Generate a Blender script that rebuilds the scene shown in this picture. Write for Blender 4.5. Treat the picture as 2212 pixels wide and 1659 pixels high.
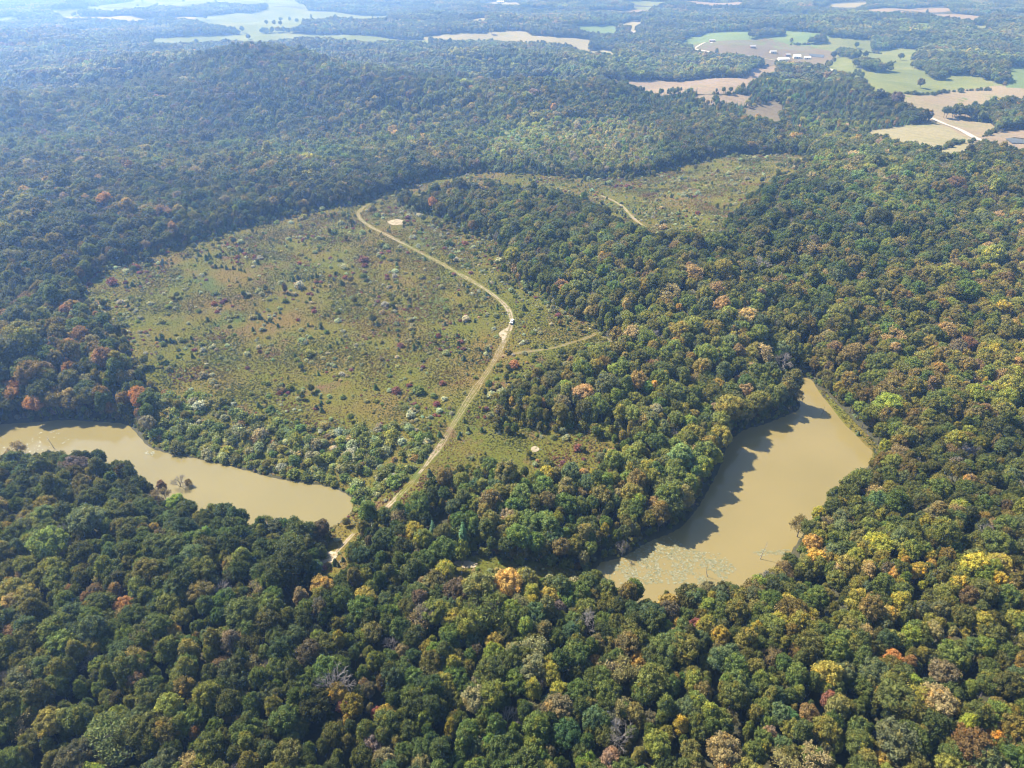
import bpy, bmesh, math, time
import numpy as np
from mathutils import Vector, Matrix
from mathutils.geometry import delaunay_2d_cdt
T0 = time.time()
R_ = math.radians
sc = bpy.context.scene
for o in list(bpy.data.objects):
    bpy.data.objects.remove(o)

# ------------------------------------------------------------------ camera, sky, sun, exposure
CAM_H, PITCH, FV, CX, CY = 220.0, R_(31.5), 1536.0, 1106.0, 829.5
cam_d = bpy.data.cameras.new('camera')
cam = bpy.data.objects.new('camera', cam_d)
sc.collection.objects.link(cam)
cam_d.sensor_width = 36.0
cam_d.lens = 36.0 * FV / 2212.0
cam_d.clip_start = 1.0
cam_d.clip_end = 40000.0
cam.location = (0, 0, CAM_H)
cam.rotation_euler = (math.pi / 2 - PITCH, 0, 0)
sc.camera = cam

SUN_EL, SUN_AZ = R_(47), R_(-58)          # azimuth measured from +Y towards +X
world = bpy.data.worlds.new('World')
sc.world = world
world.use_nodes = True
wn = world.node_tree
sky = wn.nodes.new('ShaderNodeTexSky')
sky.sky_type = 'NISHITA'
sky.sun_disc = False
sky.sun_elevation = SUN_EL
sky.sun_rotation = SUN_AZ
sky.altitude = 300
sky.dust_density = 1.0
bg = wn.nodes['Background']
bg.inputs['Strength'].default_value = 0.085
wn.links.new(sky.outputs[0], bg.inputs['Color'])

sun_d = bpy.data.lights.new('sun', 'SUN')
sun_d.energy = 5.0
sun_d.angle = R_(0.53)
sun_d.color = (1.0, 0.955, 0.885)
sun = bpy.data.objects.new('sun', sun_d)
sc.collection.objects.link(sun)
sdir = Vector((math.sin(SUN_AZ) * math.cos(SUN_EL), math.cos(SUN_AZ) * math.cos(SUN_EL), math.sin(SUN_EL)))
sun.rotation_euler = (-sdir).to_track_quat('-Z', 'Y').to_euler()
sun.location = (-300, 300, 400)

sc.view_settings.view_transform = 'Standard'
sc.view_settings.look = 'None'
sc.view_settings.gamma = 1.0
sc.view_settings.use_curve_mapping = False
sc.view_settings.exposure = 1.4
sc.render.engine = 'CYCLES'
sc.cycles.max_bounces = 4
sc.cycles.diffuse_bounces = 2
sc.cycles.glossy_bounces = 2
sc.cycles.transmission_bounces = 3
sc.cycles.volume_bounces = 1
sc.cycles.use_denoising = True
sc.cycles.denoiser = 'OPENIMAGEDENOISE'
sc.cycles.denoising_input_passes = 'RGB_ALBEDO_NORMAL'
sc.cycles.denoising_prefilter = 'ACCURATE'
sc.cycles.filter_width = 1.1
HAZE_DENSITY, HAZE_COLOR, HAZE_ANISO = 0.000285, (0.27, 0.49, 1.0), 0.60

# ------------------------------------------------------------------ pixel <-> place
FWD = np.array([0, math.cos(PITCH), -math.sin(PITCH)])
UP = np.array([0, math.sin(PITCH), math.cos(PITCH)])


def rays(pts):
    p = np.asarray(pts, float).reshape(-1, 2)
    dx = (p[:, 0] - CX) / FV
    dy = -(p[:, 1] - CY) / FV
    return FWD[None] + dx[:, None] * np.array([1., 0, 0])[None] + dy[:, None] * UP[None]


def project(q):
    q = np.asarray(q, float).reshape(-1, 3) - np.array([0, 0, CAM_H])
    d = q @ FWD
    return np.stack([CX + FV * q[:, 0] / d, CY - FV * (q @ UP) / d], 1)


def sstep(a, b, x):
    t = np.clip((x - a) / (b - a), 0, 1)
    return t * t * (3 - 2 * t)


# hills: centre, half-widths along and across, heading, height
HILLS = [
    (-20, 1180, 330, 75, 8, 38), (-415, 1290, 150, 85, -10, 50), (-700, 1420, 160, 80, 12, 30), (-860, 1050, 200, 75, 16, 28), (-330, 1010, 200, 60, 5, -10),
    (330, 640, 240, 120, 35, 20), (560, 800, 160, 260, 10, 12), (-430, 640, 150, 260, 25, 22),
    (100, 520, 90, 70, 20, 9), (230, 140, 160, 90, 0, 9), (-230, 150, 120, 90, 0, 7),
    (150, 1650, 420, 150, 5, 22), (-1300, 1900, 500, 200, 10, 30), (1250, 2500, 500, 220, -8, 35),
    (-400, 2500, 600, 200, 6, 18), (500, 3200, 700, 250, 0, 26), (-1500, 3300, 700, 250, 8, 25),
    (1700, 3600, 600, 250, 0, 30), (900, 1900, 260, 160, 30, -8), (-60, 600, 170, 200, 0, 5),
    (880, 1500, 220, 260, 0, 6),
]


def terrain0(x, y):
    x = np.asarray(x, float); y = np.asarray(y, float)
    r = np.hypot(x, y)
    z = np.zeros_like(r)
    for cx, cy, sx, sy, a, h in HILLS:
        ca, sa = math.cos(R_(a)), math.sin(R_(a))
        u = (x - cx) * ca + (y - cy) * sa
        v = -(x - cx) * sa + (y - cy) * ca
        z += h * np.exp(-0.5 * ((u / sx) ** 2 + (v / sy) ** 2))
    z += 1.5 * np.sin(x / 47 + 0.7) * np.sin(y / 61 + 1.1) + 0.8 * np.sin(x / 23 + y / 31)
    a = sstep(650, 1500, r)
    z += a * (8 * np.sin(x / 140 + 1.3) * np.sin(y / 120 + .4) + 11 * np.sin(x / 330 + y / 500) * np.cos(y / 260 - x / 700))
    z += a * 7 * np.sin(x / 62 + y / 90 + .8) * np.sin(y / 55 - x / 130 + .3)
    z -= 3.0
    return z


def cast(pts, lift=0.0, fn=terrain0):
    """where the view rays meet the ground (or a sheet LIFT metres above it)"""
    d = rays(pts)
    lift = np.broadcast_to(np.asarray(lift, float), (len(d),))
    ts = np.geomspace(140, 13000, 270)
    prev = np.full(len(d), -1.0); done = np.zeros(len(d), bool); tt = np.full(len(d), 13000.0)
    pg = None
    for t in ts:
        g = CAM_H + t * d[:, 2] - fn(t * d[:, 0], t * d[:, 1]) - lift
        hit = (g <= 0) & ~done
        if pg is not None and hit.any():
            f = pg[hit] / np.maximum(pg[hit] - g[hit], 1e-6)
            tt[hit] = tp + f * (t - tp)
            done |= hit
        pg = g; tp = t
        if done.all():
            break
    return d[:, :2] * tt[:, None]


def on_plane(pts, z):
    d = rays(pts)
    z = np.broadcast_to(np.asarray(z, float), (len(d),))
    return d[:, :2] * ((CAM_H - z) / -d[:, 2])[:, None]


def inside(poly, x, y):
    x = np.asarray(x, float); y = np.asarray(y, float)
    c = np.zeros(x.shape, bool)
    n = len(poly)
    lo = poly.min(0); hi = poly.max(0)
    box = (x >= lo[0]) & (x <= hi[0]) & (y >= lo[1]) & (y <= hi[1])
    if not box.any():
        return c
    xs, ys = x[box], y[box]
    cc = np.zeros(xs.shape, bool)
    for i in range(n):
        x1, y1 = poly[i]; x2, y2 = poly[(i + 1) % n]
        k = ((y1 > ys) != (y2 > ys)) & (xs < (x2 - x1) * (ys - y1) / (y2 - y1 + 1e-12) + x1)
        cc ^= k
    c[box] = cc
    return c


def dist_line(pts, x, y, closed=False):
    """distance to a polyline"""
    x = np.asarray(x, float); y = np.asarray(y, float)
    best = np.full(x.shape, 1e9)
    n = len(pts)
    for i in range(n if closed else n - 1):
        a = pts[i]; b = pts[(i + 1) % n]
        ab = b - a
        t = np.clip(((x - a[0]) * ab[0] + (y - a[1]) * ab[1]) / (ab @ ab + 1e-9), 0, 1)
        best = np.minimum(best, np.hypot(x - a[0] - t * ab[0], y - a[1] - t * ab[1]))
    return best


rng = np.random.default_rng(11)


def rough(poly, step, amp, closed=True, seed=0):
    """densify an outline and make it uneven"""
    r = np.random.default_rng(seed + 5)
    out = []
    n = len(poly)
    for i in range(n if closed else n - 1):
        a = poly[i]; b = poly[(i + 1) % n]
        k = max(1, int(np.hypot(*(b - a)) / step))
        for j in range(k):
            out.append(a + (b - a) * j / k)
    if not closed:
        out.append(poly[-1])
    out = np.array(out)
    m = len(out)
    nz = r.normal(size=(m, 2))
    for _ in range(2):
        nz = (np.roll(nz, 1, 0) + 2 * nz + np.roll(nz, -1, 0)) / 4 if closed else nz
    return out + nz * amp


def chaikin(p, it=2, closed=True):
    for _ in range(it):
        q = np.roll(p, -1, 0) if closed else p[1:]
        a = p if closed else p[:-1]
        n = np.stack([a * .75 + q * .25, a * .25 + q * .75], 1).reshape(-1, 2)
        if not closed:
            n = np.vstack([p[:1], n, p[-1:]])
        p = n
    return p


def px_poly(pts, mode, canopy=14.0):
    """outline read in the picture -> outline on the ground. 'field': its near edges are seen over the tree tops in front of
    it; 'wood': its upper edges are tree tops; 'bare': all of it lies on the ground"""
    p = np.array(pts, float)
    if mode == 'bare':
        return cast(p)
    up = inside(p, p[:, 0], p[:, 1] - 1.2) | inside(p, p[:, 0] + .6, p[:, 1] - 1.2) | inside(p, p[:, 0] - .6, p[:, 1] - 1.2)
    lift = np.where(up, canopy, 0.0) if mode == 'field' else np.where(up, 0.0, canopy)
    return cast(p, lift)


z1 = lambda P: [(x / 3.0, y / 3.0) for x, y in P]
z2 = lambda P: [(737.4 + x / 3.0, y / 3.0) for x, y in P]
z3 = lambda P: [(1474.7 + x / 3.0, y / 3.0) for x, y in P]

# ------------------------------------------------------------------ ponds
ZL, ZR = -4.5, -5.5
_lp = [(-60, 932, 0), (0, 916, 0), (60, 914, 0), (140, 906, 0), (200, 912, 0), (280, 914, 0), (300, 938, 0), (316, 962, 0), (345, 975, 0), (430, 992, 0),
       (520, 1012, 0), (600, 1035, 0), (680, 1046, 0), (740, 1060, 0), (767, 1078, 0), (764, 1102, 0), (744, 1127, 0), (702, 1147, 0), (676, 1150, 3.4),
       (640, 1132, 9.3), (590, 1113, 11), (540, 1098, 11), (480, 1090, 11), (430, 1078, 11), (370, 1052, 11), (320, 1030, 11), (280, 1000, 9), (200, 982, 7.5),
       (130, 984, 7), (60, 990, 5), (0, 992, 4), (-60, 992, 3.4)]
_rp = [(1690, 812, 0), (1752, 814, 0), (1766, 842, 0), (1800, 882, 0), (1840, 927, 0), (1870, 957, 0), (1893, 977, 0), (1882, 992, 3.4), (1860, 1012, 8.5),
       (1830, 1034, 10.2), (1800, 1054, 10.2), (1768, 1090, 10.2), (1742, 1124, 10.2), (1712, 1165, 11), (1690, 1200, 11.9), (1645, 1226, 12.8), (1580, 1244, 12.8),
       (1520, 1240, 12.8), (1480, 1258, 12.8), (1400, 1252, 12.8), (1335, 1242, 11.9), (1292, 1230, 10.2), (1288, 1216, 0), (1340, 1206, 0), (1376, 1186, 0), (1402, 1170, 0),
       (1466, 1144, 0), (1488, 1122, 0), (1518, 1076, 0), (1540, 1036, 0), (1562, 1002, 0), (1576, 952, 0), (1606, 926, 0), (1645, 918, 0), (1690, 899, 0), (1722, 888, 0), (1732, 872, 0),
       (1706, 852, 0), (1674, 836, 0), (1664, 816, 0)]
POND_L = rough(chaikin(np.concatenate([on_plane([p[:2]], ZL + p[2]) for p in _lp]), 1), 5, .5, seed=1)
POND_R = rough(chaikin(np.concatenate([on_plane([p[:2]], ZR + p[2]) for p in _rp]), 1), 5, .5, seed=2)
PONDS = [(POND_L, ZL), (POND_R, ZR)]


def terrain(x, y):
    x = np.asarray(x, float); y = np.asarray(y, float)
    z = terrain0(x, y)
    for poly, zp in PONDS:
        lo = poly.min(0) - 60; hi = poly.max(0) + 60
        b = (x > lo[0]) & (x < hi[0]) & (y > lo[1]) & (y < hi[1])
        if not b.any():
            continue
        xs, ys = x[b], y[b]
        d = dist_line(poly, xs, ys, True)
        ins = inside(poly, xs, ys)
        zz = z[b]
        bank = zp + 0.25 + np.minimum(d * .12, 2.5)
        w = 1 - sstep(4, 45, d)
        out = zz * (1 - w) + bank * w
        out = np.maximum(out, zp + np.minimum(.15 + d * .08, .8))
        z[b] = np.where(ins, zp - .05 - np.minimum(d * .25, 2.5), out)
    return z


def tz(x, y):
    return float(terrain(np.array([x]), np.array([y]))[0])


# ------------------------------------------------------------------ materials
def mat(name):
    m = bpy.data.materials.new(name)
    m.use_nodes = True
    nt = m.node_tree
    nt.nodes.clear()
    return m, nt


def N(nt, t, **k):
    n = nt.nodes.new(t)
    for a, v in k.items():
        if a.startswith('i_'):
            n.inputs[a[2:].replace('_', ' ')].default_value = v
        else:
            setattr(n, a, v)
    return n


def L(nt, a, b):
    nt.links.new(a, b)


def noise(nt, co, scale, detail=4, rough_=.55):
    n = N(nt, 'ShaderNodeTexNoise')
    n.inputs['Scale'].default_value = scale
    n.inputs['Detail'].default_value = detail
    n.inputs['Roughness'].default_value = rough_
    L(nt, co, n.inputs['Vector'])
    return n.outputs['Fac']


def ramp(nt, fac, stops):
    r = N(nt, 'ShaderNodeValToRGB')
    e = r.color_ramp.elements
    while len(e) < len(stops):
        e.new(.5)
    for i, (p, c) in enumerate(stops):
        e[i].position = p
        e[i].color = (c, c, c, 1) if isinstance(c, (int, float)) else (*c, 1)
    L(nt, fac, r.inputs['Fac'])
    return r.outputs['Color']


def mixc(nt, fac, a, b, mode='MIX'):
    m = N(nt, 'ShaderNodeMix', data_type='RGBA', blend_type=mode)
    for sock, v in ((m.inputs[0], fac), (m.inputs[6], a), (m.inputs[7], b)):
        if hasattr(v, 'is_output'):
            L(nt, v, sock)
        elif isinstance(v, (int, float)):
            sock.default_value = v
        else:
            sock.default_value = (*v, 1)
    return m.outputs[2]


def finish(nt, col, rough_=.9, spec=.15, bump=None, dist=.3, strength=.6):
    b = N(nt, 'ShaderNodeBsdfPrincipled')
    b.inputs['Roughness'].default_value = rough_
    b.inputs['Specular IOR Level'].default_value = spec
    if hasattr(col, 'is_output'):
        L(nt, col, b.inputs['Base Color'])
    else:
        b.inputs['Base Color'].default_value = (*col, 1)
    if bump is not None:
        bn = N(nt, 'ShaderNodeBump')
        bn.inputs['Distance'].default_value = dist
        bn.inputs['Strength'].default_value = strength
        L(nt, bump, bn.inputs['Height'])
        L(nt, bn.outputs[0], b.inputs['Normal'])
    o = N(nt, 'ShaderNodeOutputMaterial')
    L(nt, b.outputs[0], o.inputs['Surface'])
    return b


def objco(nt):
    return N(nt, 'ShaderNodeTexCoord').outputs['Object']


def leaf_material(name, trans=.28, spec=.2):
    """foliage: colour of the plant from its own 'tint', varied by clump"""
    m, nt = mat(name)
    at = N(nt, 'ShaderNodeAttribute', attribute_type='INSTANCER', attribute_name='tint')
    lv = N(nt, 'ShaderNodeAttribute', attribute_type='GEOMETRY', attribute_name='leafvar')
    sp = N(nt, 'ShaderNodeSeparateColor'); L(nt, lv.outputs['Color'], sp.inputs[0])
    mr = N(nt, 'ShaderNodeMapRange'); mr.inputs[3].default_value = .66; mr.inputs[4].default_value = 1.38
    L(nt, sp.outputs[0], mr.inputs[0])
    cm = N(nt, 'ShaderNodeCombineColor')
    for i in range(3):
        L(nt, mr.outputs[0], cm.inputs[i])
    c = mixc(nt, 1.0, at.outputs['Color'], cm.outputs[0], 'MULTIPLY')
    # some clumps of a crown turn earlier than the rest
    fy = ramp(nt, sp.outputs[1], [(.5, 0.0), (.95, 1.0)])
    c = mixc(nt, 1.0, c, mixc(nt, fy, (1, 1, 1), (1.55, 1.22, .75)), 'MULTIPLY')
    b = N(nt, 'ShaderNodeBsdfPrincipled')
    b.inputs['Roughness'].default_value = .55
    b.inputs['Specular IOR Level'].default_value = spec
    L(nt, c, b.inputs['Base Color'])
    t = N(nt, 'ShaderNodeBsdfTranslucent'); L(nt, c, t.inputs['Color'])
    mx = N(nt, 'ShaderNodeMixShader'); mx.inputs[0].default_value = trans
    L(nt, b.outputs[0], mx.inputs[1]); L(nt, t.outputs[0], mx.inputs[2])
    o = N(nt, 'ShaderNodeOutputMaterial'); L(nt, mx.outputs[0], o.inputs['Surface'])
    return m


M = {}
M['leaf'] = leaf_material('leaf', .40, .13)
M['grassblade'] = leaf_material('grassblade', .2, .1)
m, nt = mat('bark'); co = objco(nt)
finish(nt, ramp(nt, noise(nt, co, 2.0), [(.3, (.07, .055, .045)), (.7, (.16, .135, .115))])); M['bark'] = m
m, nt = mat('dead_wood'); co = objco(nt)
finish(nt, ramp(nt, noise(nt, co, 2.0), [(.3, (.20, .175, .155)), (.7, (.36, .32, .29))])); M['dead'] = m

m, nt = mat('forest_floor'); co = objco(nt)
finish(nt, mixc(nt, noise(nt, co, .05), ramp(nt, noise(nt, co, .8, 6), [(.3, (.03, .027, .016)), (.7, (.085, .065, .04))]), (.05, .055, .025)),
       bump=noise(nt, co, .6, 6), dist=.6)
M['floor'] = m


def meadow_color(nt, co):
    base = ramp(nt, noise(nt, co, .022, 5, .6), [(.32, (.140, .098, .030)), (.47, (.120, .106, .022)), (.6, (.100, .106, .019)), (.74, (.138, .116, .026))])
    patch = ramp(nt, noise(nt, co, .045, 6, .7), [(.56, 0.0), (.68, 1.0)])
    c = mixc(nt, patch, base, (.135, .080, .042))
    green = ramp(nt, noise(nt, co, .03, 4, .5), [(.60, 0.0), (.7, .8)])
    c = mixc(nt, green, c, (.066, .098, .026))
    fine = ramp(nt, noise(nt, co, .7, 8, .75), [(.25, .6), (.75, 1.4)])
    return mixc(nt, 1.0, c, fine, 'MULTIPLY')


m, nt = mat('meadow_grass'); co = objco(nt)
finish(nt, meadow_color(nt, co), 1.0, 0.0, bump=noise(nt, co, .9, 8, .7), dist=.9, strength=.8)
M['meadow'] = m


def field_material(name, a, b, c, scale=.012):
    m, nt = mat(name); co = objco(nt)
    col = ramp(nt, noise(nt, co, scale, 5, .6), [(.3, a), (.52, b), (.72, c)])
    col = mixc(nt, 1.0, col, ramp(nt, noise(nt, co, .25, 6, .7), [(.3, .8), (.7, 1.2)]), 'MULTIPLY')
    wv = N(nt, 'ShaderNodeTexWave', wave_type='BANDS', bands_direction='DIAGONAL')       # the swaths of the mower
    wv.inputs['Scale'].default_value = .028; wv.inputs['Distortion'].default_value = 6; wv.inputs['Detail'].default_value = 3; wv.inputs['Detail Scale'].default_value = .3
    L(nt, co, wv.inputs['Vector'])
    col = mixc(nt, 1.0, col, ramp(nt, wv.outputs['Fac'], [(.2, .965), (.8, 1.03)]), 'MULTIPLY')
    finish(nt, col, 1.0, 0.0, bump=noise(nt, co, .5, 6), dist=.6)
    return m


M['pasture'] = field_material('pasture_grass', (.115, .135, .045), (.145, .16, .055), (.185, .185, .07))
M['green'] = field_material('green_crop', (.10, .145, .055), (.125, .17, .066), (.15, .185, .075))
M['hay'] = field_material('mown_hay', (.21, .165, .105), (.235, .188, .12), (.19, .178, .098))
M['scrub'] = field_material('scrub_grass', (.13, .105, .066), (.15, .122, .078), (.115, .115, .06), .02)
M['clay'] = field_material('bare_clay', (.195, .152, .105), (.222, .172, .12), (.165, .15, .09), .02)
M['pale'] = field_material('pale_stubble', (.20, .185, .10), (.235, .205, .12), (.165, .175, .08))

m, nt = mat('muddy_water'); co = objco(nt)
col = ramp(nt, noise(nt, co, .02, 4), [(.3, (.180, .143, .055)), (.62, (.204, .160, .063))])
b = finish(nt, col, .09, .35, bump=noise(nt, co, 1.6, 4), dist=.02, strength=.12)
M['water_r'] = m
m, nt = mat('muddy_yellow_water'); co = objco(nt)
col = ramp(nt, noise(nt, co, .02, 4), [(.3, (.174, .143, .056)), (.62, (.194, .158, .062))])
b = finish(nt, col, .09, .35, bump=noise(nt, co, 1.6, 4), dist=.02, strength=.12)
M['water_l'] = m
m, nt = mat('dark_pool_water'); co = objco(nt)
finish(nt, (.06, .045, .03), .08, .5, bump=noise(nt, co, 1.6, 4), dist=.02, strength=.1); M['water_d'] = m

m, nt = mat('sand'); co = objco(nt)
sc_ = ramp(nt, noise(nt, co, .35, 7, .7), [(.3, (.24, .19, .13)), (.55, (.34, .28, .20)), (.75, (.44, .375, .28))])
sc_ = mixc(nt, ramp(nt, noise(nt, co, .5, 6, .75), [(.40, 1.0), (.50, 0.0)]), sc_, meadow_color(nt, co))      # tufts of grass break it up
finish(nt, sc_, 1.0, 0.0, bump=noise(nt, co, .8, 6), dist=.3)
M['sand'] = m
m, nt = mat('gravel_road'); co = objco(nt)
finish(nt, ramp(nt, noise(nt, co, .2, 6, .7), [(.3, (.38, .34, .28)), (.7, (.48, .43, .37))]), bump=noise(nt, co, 1.0, 6), dist=.1)
M['gravel'] = m

# the track: two pale ruts with a grassy strip, edges broken up by grass (u runs across)
def track_material(name, shift, tones):
    m, nt = mat(name); co = objco(nt)
    uv = N(nt, 'ShaderNodeAttribute', attribute_type='GEOMETRY', attribute_name='across')
    soil = ramp(nt, noise(nt, co, .5, 7, .7), list(zip((.28, .5, .75), tones)))
    rut = ramp(nt, uv.outputs['Fac'], [(0, 0.0), (.15, .36), (.3, .72), (.42, .44), (.5, .3), (.58, .44), (.7, .72), (.85, .36), (1, 0.0)])
    nf = noise(nt, co, .6, 6, .7)
    mm = N(nt, 'ShaderNodeMath', operation='MULTIPLY_ADD'); L(nt, nf, mm.inputs[0]); mm.inputs[1].default_value = 1.3; mm.inputs[2].default_value = shift
    ad = N(nt, 'ShaderNodeMath', operation='ADD'); L(nt, mm.outputs[0], ad.inputs[0])
    sp = N(nt, 'ShaderNodeSeparateColor'); L(nt, rut, sp.inputs[0]); L(nt, sp.outputs[0], ad.inputs[1])
    fac = ramp(nt, ad.outputs[0], [(.3, 0.0), (.52, 1.0)])
    finish(nt, mixc(nt, fac, meadow_color(nt, co), soil), bump=nf, dist=.3)
    return m


M['track'] = track_material('track_dirt', -.67, ((.165, .122, .074), (.245, .19, .125), (.33, .275, .195)))
M['faint'] = track_material('worn_track_dirt', -.78, ((.15, .105, .06), (.20, .145, .085), (.25, .185, .12)))

# ------------------------------------------------------------------ mesh helpers
COL = sc.collection


def mesh(name, v, f, mats=(), fmat=None, smooth=False):
    me = bpy.data.meshes.new(name)
    v = np.asarray(v, np.float32)
    if isinstance(f, np.ndarray) and f.ndim == 2:
        k = f.shape[1]
        me.vertices.add(len(v)); me.vertices.foreach_set('co', v.ravel())
        me.loops.add(f.size); me.loops.foreach_set('vertex_index', f.ravel().astype(np.int32))
        me.polygons.add(len(f))
        me.polygons.foreach_set('loop_start', np.arange(0, f.size, k, dtype=np.int32))
        me.polygons.foreach_set('loop_total', np.full(len(f), k, np.int32))
        me.update(calc_edges=True)
    else:
        me.from_pydata([tuple(p) for p in v], [], [tuple(p) for p in f])
    for mm_ in mats:
        me.materials.append(mm_)
    if fmat is not None:
        me.polygons.foreach_set('material_index', np.asarray(fmat, np.int32))
    me.polygons.foreach_set('use_smooth', np.full(len(me.polygons), smooth))
    me.update()
    return me


def obj(name, me, parent=None, loc=None, **props):
    o = bpy.data.objects.new(name, me)
    COL.objects.link(o)
    if loc is not None:
        o.location = loc
    o.parent = parent
    for k, v in props.items():
        o[k] = v
    return o


def sheet(name, poly, material, lift, cell=8.0, fn=terrain, z=None):
    """a surface laid over the terrain inside an outline"""
    poly = np.asarray(poly)
    lo = poly.min(0); hi = poly.max(0)
    cell = max(cell, (hi - lo).max() / 90)
    gx, gy = np.meshgrid(np.arange(lo[0] + cell / 2, hi[0], cell), np.arange(lo[1] + cell / 2, hi[1], cell))
    gx = gx.ravel(); gy = gy.ravel()
    k = inside(poly, gx, gy) & (dist_line(poly, gx, gy, True) > cell * .35)
    pts = [Vector((float(a), float(b))) for a, b in poly] + [Vector((float(a), float(b))) for a, b in zip(gx[k], gy[k])]
    n = len(poly)
    vo, eo, fo, *_ = delaunay_2d_cdt(pts, [(i, (i + 1) % n) for i in range(n)], [], 1, 1e-4)
    v = np.array([(p.x, p.y) for p in vo])
    zz = (fn(v[:, 0], v[:, 1]) + lift) if z is None else np.full(len(v), z)
    me = mesh(name, np.column_stack([v, zz]), [f for f in fo], [material], smooth=True)
    return obj(name, me, kind='structure')


def ribbon(name, line, width, material, lift, seed=0, wob=.5):
    line = chaikin(line, 3, False)
    seg = np.hypot(*np.diff(line, axis=0).T); s = np.r_[0, np.cumsum(seg)]
    m_ = max(8, int(s[-1] / max(2.0, width * .6)))
    t = np.linspace(0, s[-1], m_)
    p = np.column_stack([np.interp(t, s, line[:, 0]), np.interp(t, s, line[:, 1])])
    d = np.gradient(p, axis=0); d /= np.linalg.norm(d, axis=1)[:, None] + 1e-9
    nrm = np.column_stack([-d[:, 1], d[:, 0]])
    r = np.random.default_rng(seed)
    us = np.linspace(0, 1, 9)
    wv = width * (1 + wob * np.convolve(r.normal(size=m_), np.ones(5) / 5, 'same'))
    v = []; ac = []
    for i in range(m_):
        for u in us:
            q = p[i] + nrm[i] * (u - .5) * wv[i]
            v.append(q); ac.append(u)
    v = np.array(v)
    zz = terrain(v[:, 0], v[:, 1]) + lift
    zz -= np.where((np.abs(np.array(ac) - .3) < .08) | (np.abs(np.array(ac) - .7) < .08), .04, 0)
    f = []
    k = len(us)
    for i in range(m_ - 1):
        for j in range(k - 1):
            f.append((i * k + j, i * k + j + 1, (i + 1) * k + j + 1, (i + 1) * k + j))
    me = mesh(name, np.column_stack([v, zz]), np.array(f)[:, ::-1], [material], smooth=True)
    a = me.attributes.new('across', 'FLOAT', 'POINT')
    a.data.foreach_set('value', np.array(ac, np.float32))
    return obj(name, me, kind='structure')


# ------------------------------------------------------------------ ground
ang = np.concatenate([np.linspace(-180, -62, 60, endpoint=False), np.linspace(-62, 62, 470, endpoint=False), np.linspace(62, 180, 60, endpoint=False)])
rad = np.concatenate([[20, 45], np.geomspace(70, 1200, 240, endpoint=False), np.geomspace(1200, 3200, 110, endpoint=False), np.geomspace(3200, 16000, 50)])
A, Rr = np.meshgrid(np.radians(ang), rad)
gx = (Rr * np.sin(A)).ravel(); gy = (Rr * np.cos(A)).ravel()
na, nr = len(ang), len(rad)
gz = terrain(gx, gy)
idx = np.arange(na * nr).reshape(nr, na)
q = np.stack([idx[:-1], idx[1:], np.roll(idx, -1, 1)[1:], np.roll(idx, -1, 1)[:-1]], -1).reshape(-1, 4)
gv = np.column_stack([gx, gy, gz])
gv = np.vstack([gv, [0, 0, gz[:na].mean()]])
faces = np.vstack([q, np.stack([idx[0], np.roll(idx[0], -1), np.full(na, na * nr), np.full(na, na * nr)], -1)])
me = mesh('ground', gv, q[:, ::-1], [M['floor']], smooth=True)
obj('ground', me, kind='structure')
c0 = mesh('ground_centre', np.vstack([gv[:na], gv[-1:]]), np.stack([np.arange(na), np.roll(np.arange(na), -1), np.full(na, na)], -1)[:, ::-1], [M['floor']])
obj('ground_centre', c0, kind='structure')
print('ground', time.time() - T0)

# ponds
obj_l = sheet('pond_water', POND_L, M['water_l'], 0, 12, z=ZL)
obj_r = sheet('pond_water', POND_R, M['water_r'], 0, 12, z=ZR)

# open land near by
_A = [(330, 868), (300, 805), (262, 768), (246, 742), (236, 705), (188, 672), (176, 632), (200, 600), (240, 572), (330, 547), (420, 522), (520, 492), (600, 467),
      (680, 454), (760, 442), (830, 417), (868, 406), (900, 400), (880, 425), (862, 447), (905, 462), (960, 470), (1005, 500), (1066, 522), (1090, 560), (1100, 590), (1150, 622),
      (1200, 657), (1232, 676), (1270, 695), (1292, 718), (1335, 742), (1350, 762), (1320, 772), (1280, 778), (1225, 800), (1150, 835), (1096, 862), (1072, 882),
      (1085, 912), (1140, 922), (1200, 922), (1270, 932), (1340, 952), (1352, 972)]
_An = [(1310, 1003), (1240, 1003), (1150, 1012), (1060, 1004), (965, 1012), (925, 1040), (868, 1078), (836, 1092)]
_Ab = [(805, 1112), (770, 1120), (740, 1165), (715, 1215), (690, 1205), (672, 1165), (700, 1150)]
MEADOW = np.vstack([cast(_A), cast(_An, 9.0), cast(_Ab, [12., 8., 15., 18., 18., 14., 4.])])
# follow the pond's bank round to the start
bank = np.array([p for p in POND_L[::2]])
pb = np.concatenate([on_plane([p[:2]], ZL) for p in _lp[7:18]])[::-1]
MEADOW = np.vstack([MEADOW, pb + np.array([[0, 1.0]])])
MEADOW = rough(MEADOW, 9, 1.2, seed=3)
_Bf = [(880, 404), (940, 386), (1010, 373), (1100, 371), (1200, 380), (1285, 386), (1400, 378), (1470, 358), (1540, 342), (1620, 333), (1720, 334), (1768, 346)]
_Bn = [(1720, 374), (1680, 392), (1640, 404), (1602, 444), (1562, 486), (1535, 512), (1480, 504), (1400, 498), (1345, 484), (1304, 446), (1240, 422), (1160, 408), (1080, 403), (1000, 398), (930, 408), (890, 428)]
MEADOW_B = rough(np.vstack([cast(_Bf), cast(_Bn, 10.0)]), 9, 1.2, seed=4)
GLADE = rough(np.vstack([cast([(960, 1206), (1040, 1200), (1105, 1204), (1195, 1202), (1285, 1216)]), cast([(1262, 1230), (1120, 1230), (1030, 1232), (972, 1230)], 13)]), 5, .6, seed=5)
DAM = rough(cast([(1758, 812), (1784, 818), (1812, 848), (1852, 892), (1892, 930), (1922, 962), (1900, 980), (1868, 957), (1838, 927), (1798, 882), (1764, 842)]), 5, .5, seed=6)
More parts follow.
